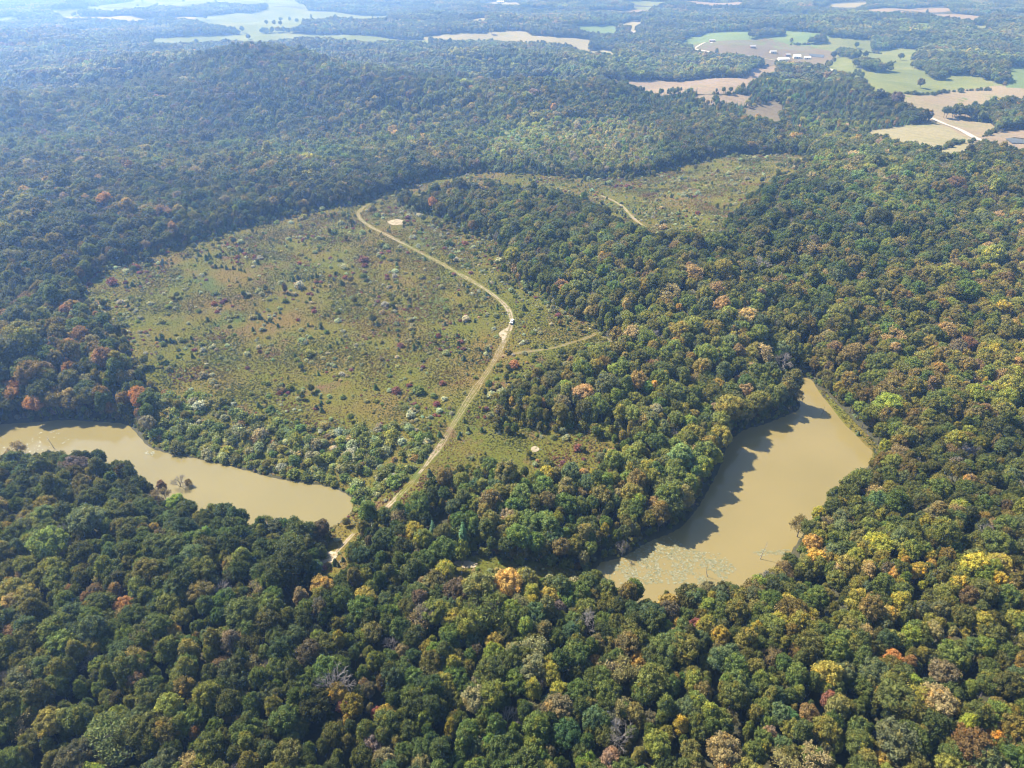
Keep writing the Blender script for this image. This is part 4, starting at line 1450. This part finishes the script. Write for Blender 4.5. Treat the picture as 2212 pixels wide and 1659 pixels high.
smarks = [(1106, 690, 'the white pickup'), (857, 481, 'the round sand patch'), (1075, 768, 'the track fork'), (297, 850, 'the orange pond corner tree'), (318, 930, 'the pond bend tree'),
          (600, 1030, 'the middle of the left pond far shore'), (750, 1065, 'the right tip of the left pond'), (930, 993, 'the low bend of the track'), (1156, 968, 'the small sand spot'),
          (1104, 548, 'the pale yellow corner tree'), (796, 1106, 'the tall trackside tree'), (1285, 722, 'the end of the spur track'), (1000, 1216, 'the sandy glade'), (985, 905, 'the straight of the track'),
          (1880, 960, 'the end of the grass bank'), (1345, 445, 'the far right track'), (180, 640, 'the left corner of the meadow'), (430, 900, 'the thicket by the left pond'), (700, 960, 'the thicket beside the track foot')]
SZ = lambda a: 'big ' if a > 3.4 else ''
slab = relate(hp[si], [SZ(hs[i]) + TNAME[TKEYS[ht[i]]] + ' shrub' for i in si], smarks)
for lab, i in zip(slab, si):
    o = bpy.data.objects.new('shrub', KINDS['shrub'][int(r.integers(0, 8))]['joined'])
    COL.objects.link(o)
    o.location = (hx[i], hy[i], hz[i] - .05); o.rotation_euler = (0, 0, r.uniform(0, 6.28)); o.scale = (hs[i], hs[i] * r.uniform(.9, 1.1), hs[i] * r.uniform(.72, 1.0))
    o['label'] = lab; o['category'] = 'shrub'; o['group'] = 'shrubs of the meadow'; o['tint'] = [float(a) for a in hv[i]]
kk = np.ones(m_, bool); kk[si] = False
xyz = np.column_stack([hx, hy, hz - .05])[kk]; s_ = hs[kk]; m2 = len(xyz)
scatter('meadow_shrubs', 'small scattered grey green and dark shrubs dotted over the meadow', 'shrub', xyz, np.column_stack([s_, s_, s_ * r.uniform(.6, .95, m2)]),
        np.column_stack([np.zeros(m2), np.zeros(m2), r.uniform(0, 6.28, m2)]), np.zeros(m2), r.integers(0, 8, m2), hv[kk], {0: 'shrub'})
print('shrubs', m_, time.time() - T0)

# bushes that close the foot of the wood's edge
ue = []
for p_, out_ in ((MEADOW, 1), (MEADOW_B, 1), (POND_L, 1), (POND_R, 1), (GLADE, 1)):
    d_ = np.r_[p_, p_[:1]]
    seg = np.hypot(*np.diff(d_, axis=0).T); cs_ = np.r_[0, np.cumsum(seg)]
    for off in (.5, 3.5, 7.0, 10.5):
        t_ = np.arange(0, cs_[-1], 2.3) + r.uniform(-1, 1)
        q0 = np.column_stack([np.interp(t_, cs_, d_[:, 0]), np.interp(t_, cs_, d_[:, 1])])
        q1 = np.column_stack([np.interp(t_ + 1.0, cs_, d_[:, 0]), np.interp(t_ + 1.0, cs_, d_[:, 1])])
        nv = q1 - q0; nv = np.column_stack([nv[:, 1], -nv[:, 0]]) / (np.linalg.norm(nv, axis=1)[:, None] + 1e-6)
        sgn = np.where(inside(p_, q0[:, 0] + nv[:, 0] * 2, q0[:, 1] + nv[:, 1] * 2), -1, 1)[:, None]
        ue.append(q0 + nv * sgn * off + r.normal(size=q0.shape) * .9)
for p_ in OPEN_FAR:
    if np.hypot(*p_.mean(0)) < 2300:
        ue.append(rough(p_, 7, 2.5, seed=7))
ue = np.vstack(ue)
kk = np.ones(len(ue), bool)
for p_ in OPEN_NEAR + [a_ for a_, b_ in PONDS] + OPEN_FAR:
    kk &= ~inside(p_, ue[:, 0], ue[:, 1])
for ln in LINES:
    kk &= dist_line(ln, ue[:, 0], ue[:, 1]) > 4.0
for ln in LINES_FAR:
    kk &= dist_line(ln, ue[:, 0], ue[:, 1]) > 7.0
for a_, b_ in PONDS:
    kk &= dist_line(a_, ue[:, 0], ue[:, 1], True) > .4
# the dam's crest stays grassy
kk &= dist_line(DAM, ue[:, 0], ue[:, 1], True) > 2.5
ue = ue[kk & (r.random(len(ue)) < .75)]
m2 = len(ue); s_ = np.exp(r.normal(.78, .33, m2))
wetd = np.minimum(dist_line(POND_L, ue[:, 0], ue[:, 1], True), dist_line(POND_R, ue[:, 0], ue[:, 1], True))
s_ = np.where(wetd < 6, np.minimum(s_, .5 + wetd * .35), s_)
scatter('undergrowth', 'dark bushes and saplings crowding the foot of the wood edges', 'undergrowth', np.column_stack([ue, terrain(ue[:, 0], ue[:, 1]) - .1]), np.column_stack([s_, s_, s_ * r.uniform(.9, 1.6, m2)]),
        np.column_stack([np.zeros(m2), np.zeros(m2), r.uniform(0, 6.28, m2)]), np.zeros(m2), r.integers(0, 8, m2),
        vary(pick(r, m2, dict(dark=26, green=26, olive=20, olivebrown=8, sage=9, lime=4, brown=4, rust=1.5, yellow=2)), r), {0: 'shrub'})
print('undergrowth', m2, time.time() - T0)

# cedar saplings: rows and drifts
cx_, cy_ = meadow_pts(2.4, 72)
c1 = sparse_noise(cx_, cy_, 22, 12)
kk = r.random(len(cx_)) < .010 + .10 * sstep(.66, .9, c1)
cx_, cy_ = cx_[kk], cy_[kk]
rows = []
for a, b, k_ in (((268, 624), (302, 616), 9), ((440, 560), (520, 545), 14), ((455, 575), (530, 588), 12), ((560, 690), (590, 700), 8), ((340, 735), (380, 742), 9), ((620, 610), (690, 600), 12)):
    rows.append(cast(np.linspace(a, b, k_) + r.normal(size=(k_, 2)) * 1.5))
rows = np.vstack(rows)
cx_ = np.concatenate([cx_, rows[:, 0]]); cy_ = np.concatenate([cy_, rows[:, 1]])
m2 = len(cx_); h_ = np.exp(r.normal(.52, .3, m2))
scatter('cedar_saplings', 'small dark cone shaped cedar saplings scattered in drifts on the meadow', 'sapling', np.column_stack([cx_, cy_, terrain(cx_, cy_)]), np.column_stack([h_ * 1.25, h_ * 1.25, h_]),
        np.column_stack([np.zeros(m2), np.zeros(m2), r.uniform(0, 6.28, m2)]), np.zeros(m2), r.integers(0, 3, m2), vary(np.full(m2, TKEYS.index('cedar')), r), {0: 'sapling'})

# weeds and rough grass
wx, wy = meadow_pts(1.45, 73)
m2 = len(wx)
pa = sparse_noise(wx, wy, 36, 14); pb_ = sparse_noise(wx, wy, 13, 15); pc = sparse_noise(wx, wy, 5, 17)
mixv = pa + .6 * pb_ + .25 * pc
W = np.array([(.158, .104, .040), (.132, .104, .028), (.106, .100, .022), (.080, .095, .020), (.115, .103, .026)])
wc = np.stack([np.interp(mixv, [.35, .65, .9, 1.15, 1.45], W[:, k_]) for k_ in range(3)], 1)
rd = (sparse_noise(wx, wy, 24, 16) + .5 * sparse_noise(wx, wy, 8, 19) > 1.04)
wc[rd] = wc[rd] * .35 + np.array([(.135, .052, .038)]) * .65
yl = sparse_noise(wx, wy, 15, 18) > .72
wc[yl] = wc[yl] * .4 + np.array([(.15, .13, .033)]) * .6
dk = r.random(m2) < .06 + .16 * (pb_ > .62)
wc[dk] = (.060, .068, .020)
wc = wc * (1.08 + r.normal(size=(m2, 1)) * .16)
low = sparse_noise(wx, wy, 20, 20)
ws = np.exp(r.normal(-.5, .26, m2)) * np.interp(low, [.2, .5, .8], [.55, .9, 1.3])
scatter('rough_grass', 'rough olive and brown grass and weeds covering the meadow', 'grass', np.column_stack([wx, wy, terrain(wx, wy) + .1]), np.column_stack([ws * 1.1, ws * 1.1, ws * .85]),
        np.column_stack([np.zeros(m2), np.zeros(m2), r.uniform(0, 6.28, m2)]), np.zeros(m2), r.integers(0, 5, m2), np.clip(wc, .01, 1), {0: 'tuft'})
print('weeds', m2, time.time() - T0)

# hedgerows between the far fields
hl = []
for ln in (z3([(1380, 630), (1640, 604), (1760, 598), (1900, 588), (2020, 590)]), z3([(690, 292), (830, 288)]), z3([(1210, 346), (1290, 350)]), z3([(1690, 970), (1760, 935), (1840, 925), (1890, 905)]), z3([(1960, 890), (2030, 845)])):
    p = chaikin(cast(ln), 2, False)
    d_ = np.r_[0, np.cumsum(np.hypot(*np.diff(p, axis=0).T))]
    t_ = np.arange(0, d_[-1], 5.5)
    hl.append(np.column_stack([np.interp(t_, d_, p[:, 0]), np.interp(t_, d_, p[:, 1])]) + r.normal(size=(len(t_), 2)) * 1.6)
hl = np.vstack(hl); m2 = len(hl); s_ = np.exp(r.normal(1.0, .35, m2))
scatter('hedgerows', 'dark hedgerow bushes along the far field edges', 'hedge', np.column_stack([hl, terrain(hl[:, 0], hl[:, 1]) + .3]), np.column_stack([s_, s_, s_]),
        np.column_stack([np.zeros(m2), np.zeros(m2), r.uniform(0, 6.28, m2)]), np.zeros(m2), r.integers(0, 8, m2), vary(pick(r, m2, dict(dark=5, green=3, olive=2)), r), {0: 'shrub'})

# ------------------------------------------------------------------ water plants, snags
m, nt = mat('lily_pad'); co = objco(nt)
finish(nt, ramp(nt, noise(nt, co, .7, 3), [(.3, (.125, .125, .058)), (.55, (.19, .18, .10)), (.8, (.27, .25, .165))]), .45, .4); M['lily'] = m


def lilies(polypx, zp, pond, count, seed, name, label, dens=None):
    q_ = np.random.default_rng(seed)
    P = on_plane(polypx, zp)
    lo = P.min(0); hi = P.max(0)
    v = []; f = []
    a_ = q_.uniform(lo, hi, (count * 30, 2))
    ok_ = inside(P, a_[:, 0], a_[:, 1]) & inside(pond, a_[:, 0], a_[:, 1])
    ok_ &= (sparse_noise(a_[:, 0], a_[:, 1], 5, seed) > .38) | (q_.random(len(a_)) < .15)
    for a in a_[ok_][:count]:
        rr_ = q_.uniform(.2, .6); k0 = len(v); s0 = q_.uniform(0, 6.28)
        tl = q_.normal(size=2) * .10
        for t_ in np.linspace(.25, 6.03, 8):
            dx, dy = math.cos(t_ + s0) * rr_, math.sin(t_ + s0) * rr_ * .9
            v.append((a[0] + dx, a[1] + dy, zp + .03 + q_.uniform(0, .02) + max(0, dx * tl[0] + dy * tl[1])))
        v.append((a[0], a[1], zp + .02))
        for i in range(7):
            f.append((k0 + 8, k0 + i, k0 + i + 1))
    obj(name, mesh(name, v, np.array(f), [M['lily']]), kind='stuff', label=label, category='lily pads')


lilies([(1300, 1232), (1345, 1205), (1400, 1165), (1450, 1158), (1500, 1190), (1560, 1195), (1590, 1230), (1560, 1260), (1300, 1262)], ZR, POND_R, 1700, 81, 'lily_pads', 'pale lily pads floating at the near left end of the right pond')
lilies([(1628, 1194), (1650, 1186), (1705, 1188), (1690, 1200), (1640, 1200)], ZR, POND_R, 90, 82, 'lily_pads', 'small raft of lily pads near the golden shore of the right pond')
lilies([(10, 960), (60, 935), (130, 930), (170, 945), (120, 965), (60, 985), (0, 990)], ZL, POND_L, 60, 83, 'lily_pads', 'scattered lily pads at the left end of the left pond')
lilies([(315, 968), (335, 975), (330, 985), (312, 980)], ZL, POND_L, 50, 84, 'lily_pads', 'few lily pads at the bend of the left pond')


def snag(vx, vy, zp, h, lean, label, seed):
    q_ = np.random.default_rng(seed)
    x, y = on_plane([(vx, vy)], zp)[0]
    g = Geo()
    p = np.array([0, 0, -1.0]); d = np.array([lean[0], lean[1], 1.0]); d /= np.linalg.norm(d)
    rad_ = .22
    for i in range(5):
        q2 = p + (d + q_.normal(size=3) * .06) * (h + 1) / 5
        g.tube(p, q2, rad_, rad_ * .75, 6, 1)
        if i > 1:
            a = q_.uniform(0, 6.28)
            g.tube(q2, q2 + np.array([math.cos(a), math.sin(a), .5]) * h * .12, rad_ * .4, .03, 4, 1)
        p = q2; rad_ *= .75
    obj('dead_snag', geo_mesh('dead_snag', g, 1, wood='dead'), loc=(x, y, zp), label=label, category='dead tree')


snag(1641, 1208, ZR, 9, (.25, .1), 'dark leaning snag standing in the right pond near shore', 1)
snag(1528, 1246, ZR, 6, (-.1, .1), 'dead stump at the lily covered end of the right pond', 2)
snag(117, 968, ZL, 6.5, (-.2, .1), 'bent dead trunk standing in the left pond', 3)
snag(1775, 895, ZR, 5, (.1, 0), 'pale dead stem on the far bank of the right pond', 4)

# ------------------------------------------------------------------ pickup on the track
def simple(name, rgb, rough_=.4, spec=.5, metal=0, coat=0):
    m, nt = mat(name); co = objco(nt)
    col = mixc(nt, 1.0, rgb, ramp(nt, noise(nt, co, 3, 4), [(.3, .9), (.7, 1.06)]), 'MULTIPLY')
    b = finish(nt, col, rough_, spec); b.inputs['Metallic'].default_value = metal; b.inputs['Coat Weight'].default_value = coat
    return m


M['paint'] = simple('white_paint', (.80, .80, .79), .3, .5, 0, .5)
M['glass'] = simple('dark_glass', (.015, .018, .022), .06, .6)
M['rubber'] = simple('rubber', (.02, .02, .02), .8, .3)
M['steel'] = simple('steel', (.45, .45, .46), .3, .5, .9)
M['lamp'] = simple('lamp_glass', (.75, .76, .78), .15, .6)
M['redlamp'] = simple('red_lamp', (.35, .02, .02), .2, .5)


def prism(name, prof, w, material, parent, bevel=.05, taper=1.0, x0=0.0):
    """side outline (y, z) drawn out across the width"""
    bm = bmesh.new()
    a = [bm.verts.new((x0 - w / 2 * (taper if z > 1.25 else 1), y, z)) for y, z in prof]
    b = [bm.verts.new((x0 + w / 2 * (taper if z > 1.25 else 1), y, z)) for y, z in prof]
    k = len(prof)
    bm.faces.new(a); bm.faces.new(b[::-1])
    for i in range(k):
        bm.faces.new((a[i], b[i], b[(i + 1) % k], a[(i + 1) % k]))
    bmesh.ops.recalc_face_normals(bm, faces=bm.faces)
    if bevel:
        bmesh.ops.bevel(bm, geom=bm.edges[:], offset=bevel, segments=2, affect='EDGES')
    me = bpy.data.meshes.new(name); bm.to_mesh(me); bm.free()
    me.materials.append(material)
    return obj(name, me, parent)


def wheel(parent, x, y):
    def cyl(name, rad_, w, mt, par, loc):
        bm = bmesh.new()
        bmesh.ops.create_cone(bm, cap_ends=True, segments=20, radius1=rad_, radius2=rad_, depth=w, matrix=Matrix.Rotation(math.pi / 2, 4, 'Y'))
        bmesh.ops.bevel(bm, geom=[e for e in bm.edges if len(e.link_faces) == 2 and e.calc_face_angle(0) > 1], offset=.03, segments=2, affect='EDGES')
        me = bpy.data.meshes.new(name); bm.to_mesh(me); bm.free(); me.materials.append(mt)
        return obj(name, me, par, loc)
    w = cyl('wheel', .39, .26, M['rubber'], parent, (x, y, .39))
    cyl('rim', .23, .28, M['steel'], w, (0, 0, 0))


tx, ty = cast([(1106, 697)], 0, fn=terrain)[0]
truck = bpy.data.objects.new('pickup_truck', None); COL.objects.link(truck)
truck.location = (tx, ty, tz(tx, ty) + .15); truck.rotation_euler = (0, 0, R_(-12))
truck['label'] = 'white pickup truck driving down the dirt track through the meadow'; truck['category'] = 'pickup truck'
# front is -Y
prism('body', [(-2.85, .5), (-2.9, .95), (-2.75, 1.12), (-1.35, 1.22), (2.85, 1.2), (2.9, .55), (2.2, .42), (-2.2, .42)], 1.98, M['paint'], truck, .06)
cab = prism('cab', [(-1.4, 1.2), (-.72, 1.83), (.72, 1.86), (1.0, 1.2)], 1.86, M['paint'], truck, .05, .86)
prism('windscreen', [(-1.405, 1.28), (-.83, 1.79), (-.79, 1.76), (-1.33, 1.25)], 1.5, M['glass'], cab, 0, .92)
prism('rear_window', [(.99, 1.32), (.80, 1.76), (.76, 1.74), (.94, 1.3)], 1.35, M['glass'], cab, 0)
for s_ in (-1, 1):
    prism('side_window', [(-1.0, 1.3), (-.6, 1.74), (-.02, 1.75), (-.02, 1.3)], .04, M['glass'], cab, 0, 1, s_ * .875)
    prism('side_window', [(.06, 1.3), (.06, 1.75), (.62, 1.75), (.84, 1.3)], .04, M['glass'], cab, 0, 1, s_ * .875)
    prism('headlight', [(-2.93, .78), (-2.93, .98), (-2.8, 1.0), (-2.8, .78)], .36, M['lamp'], truck, .02, 1, s_ * .78)
    prism('tail_light', [(2.86, .75), (2.86, 1.1), (2.92, 1.1), (2.92, .75)], .16, M['redlamp'], truck, .02, 1, s_ * .9)
    prism('mirror', [(-.95, 1.25), (-.95, 1.5), (-.82, 1.5), (-.82, 1.25)], .2, M['rubber'], truck, .03, 1, s_ * 1.09)
    for yy in (-1.85, 1.8):
        wheel(truck, s_ * .88, yy)
prism('grille', [(-2.94, .6), (-2.94, .98), (-2.85, .98), (-2.85, .6)], 1.1, M['rubber'], truck, .02)
prism('bumper', [(-3.0, .42), (-3.0, .62), (-2.8, .62), (-2.8, .42)], 1.9, M['steel'], truck, .03)
prism('bed_cover', [(1.1, 1.2), (1.1, 1.27), (2.82, 1.26), (2.82, 1.2)], 1.74, M['paint'], truck, .02)

# ------------------------------------------------------------------ farm buildings
M['tin'] = simple('white_tin_roof', (.78, .78, .77), .35, .5)
M['greytin'] = simple('grey_tin_roof', (.42, .42, .43), .4, .5)
M['siding'] = simple('pale_siding', (.60, .58, .54), .7, .2)
M['redwall'] = simple('brown_siding', (.24, .15, .11), .7, .2)
M['doorpaint'] = simple('dark_door', (.10, .09, .085), .6, .2)


def barn(vx, vy, length, width, h, rot, roofm, wallm, label, name='barn'):
    x, y = cast([(vx, vy)])[0]
    z = tz(x, y) + .7
    root = bpy.data.objects.new(name, None); COL.objects.link(root)
    root.location = (x, y, z); root.rotation_euler = (0, 0, R_(rot))
    root['label'] = label; root['category'] = 'barn' if name == 'barn' else name; root['group'] = 'far farm buildings'
    l2, w2, rh = length / 2, width / 2, h + width * .28
    v = [(-l2, -w2, -3), (l2, -w2, -3), (l2, w2, -3), (-l2, w2, -3), (-l2, -w2, h), (l2, -w2, h), (l2, w2, h), (-l2, w2, h), (-l2, 0, rh), (l2, 0, rh)]
    f = [(0, 1, 5, 4), (2, 3, 7, 6), (1, 2, 6, 9, 5), (3, 0, 4, 8, 7)]
    wall = obj('wall', mesh('wall', v, f, [wallm]), root)
    o_ = .6; t_ = .18
    for s_ in (-1, 1):
        e = [(-l2 - o_, s_ * (w2 + o_), h - .25), (l2 + o_, s_ * (w2 + o_), h - .25), (l2 + o_, 0, rh + .06), (-l2 - o_, 0, rh + .06)]
        vv = e + [(a, b, c + t_) for a, b, c in e]
        obj('roof', mesh('roof', vv, [(0, 1, 2, 3), (7, 6, 5, 4), (0, 4, 5, 1), (1, 5, 6, 2), (2, 6, 7, 3), (3, 7, 4, 0)], [roofm]), root)
    dw, dh = min(4.0, width * .3), h * .8
    y_ = -w2 - .06
    obj('door', mesh('door', [(-dw / 2, y_, 0), (dw / 2, y_, 0), (dw / 2, y_, dh), (-dw / 2, y_, dh), (-dw / 2, y_ + .05, 0), (dw / 2, y_ + .05, 0), (dw / 2, y_ + .05, dh), (-dw / 2, y_ + .05, dh)],
                     [(0, 1, 2, 3), (0, 4, 5, 1), (1, 5, 6, 2), (2, 6, 7, 3), (3, 7, 4, 0)], [M['doorpaint']]), root)
    for k_ in (-1, 1):
        xx = k_ * l2 * .62
        obj('window', mesh('window', [(xx - .6, y_, h * .35), (xx + .6, y_, h * .35), (xx + .6, y_, h * .7), (xx - .6, y_, h * .7), (xx - .6, y_ + .05, h * .35), (xx + .6, y_ + .05, h * .35), (xx + .6, y_ + .05, h * .7), (xx - .6, y_ + .05, h * .7)],
                           [(0, 1, 2, 3), (0, 4, 5, 1), (1, 5, 6, 2), (2, 6, 7, 3), (3, 7, 4, 0)], [M['glass']]), root)


zz3 = lambda x, y: (1474.7 + x / 3, y / 3)
barn(*zz3(648, 398), 26, 12, 4.5, 8, M['tin'], M['siding'], 'long white roofed barn beside the far road, nearest of the farm')
barn(*zz3(738, 378), 17, 12, 5, -6, M['tin'], M['siding'], 'wide white barn in the middle of the far farmyard')
barn(*zz3(585, 345), 16, 8, 4, 4, M['greytin'], M['siding'], 'pale shed behind the long white roofed barn')
barn(*zz3(678, 364), 12, 7, 3.5, 10, M['greytin'], M['redwall'], 'small brown shed at the back of the far farmyard')
barn(*zz3(806, 384), 15, 8, 4, -12, M['tin'], M['siding'], 'small white barn at the right end of the far farmyard')
barn(*zz3(452, 312), 14, 7, 3.5, 5, M['greytin'], M['redwall'], 'lone dark shed in the scrubby field left of the farm')
barn(*zz3(190, 271), 15, 8, 3.5, 5, M['greytin'], M['redwall'], 'low shed at the end of the far drive')
barn(737.4 + 1090 / 3, 178 / 3, 26, 11, 5, 4, M['tin'], M['siding'], 'isolated white roofed house among the far central woods', 'farmhouse')
barn(737.4 + 2020 / 3, 170 / 3, 22, 11, 5, 0, M['tin'], M['siding'], 'white roofed house in far woods right of the pale field', 'farmhouse')
barn(737.4 + 1030 / 3, 22 / 3, 34, 16, 6, 0, M['tin'], M['siding'], 'far white barn on the hay field near the top edge')
barn(737.4 + 1490 / 3, 36 / 3, 30, 14, 6, 0, M['tin'], M['siding'], 'far white barn near the top edge right of centre')

# ------------------------------------------------------------------ air
m, nt = mat('haze')
pv = N(nt, 'ShaderNodeVolumePrincipled')
pv.inputs['Color'].default_value = (*HAZE_COLOR, 1)
pv.inputs['Density'].default_value = HAZE_DENSITY
pv.inputs['Absorption Color'].default_value = (1, 1, 1, 1)
pv.inputs['Anisotropy'].default_value = HAZE_ANISO
o = N(nt, 'ShaderNodeOutputMaterial'); L(nt, pv.outputs[0], o.inputs['Volume'])
x0, x1, y0, y1, zlo, zhi = -17000, 17000, -17000, 17000, float(gz.min()) - 2.0, CAM_H + 25
hv_ = [(x0, y0, zlo), (x1, y0, zlo), (x1, y1, zlo), (x0, y1, zlo), (x0, y0, zhi), (x1, y0, zhi), (x1, y1, zhi), (x0, y1, zhi)]
me = mesh('haze', hv_, np.array([(3, 2, 1, 0), (4, 5, 6, 7), (0, 1, 5, 4), (1, 2, 6, 5), (2, 3, 7, 6), (3, 0, 4, 7)]), [m])
obj('haze', me, kind='stuff', label='thin blue haze filling the air over the valley', category='haze')
print('done', time.time() - T0)
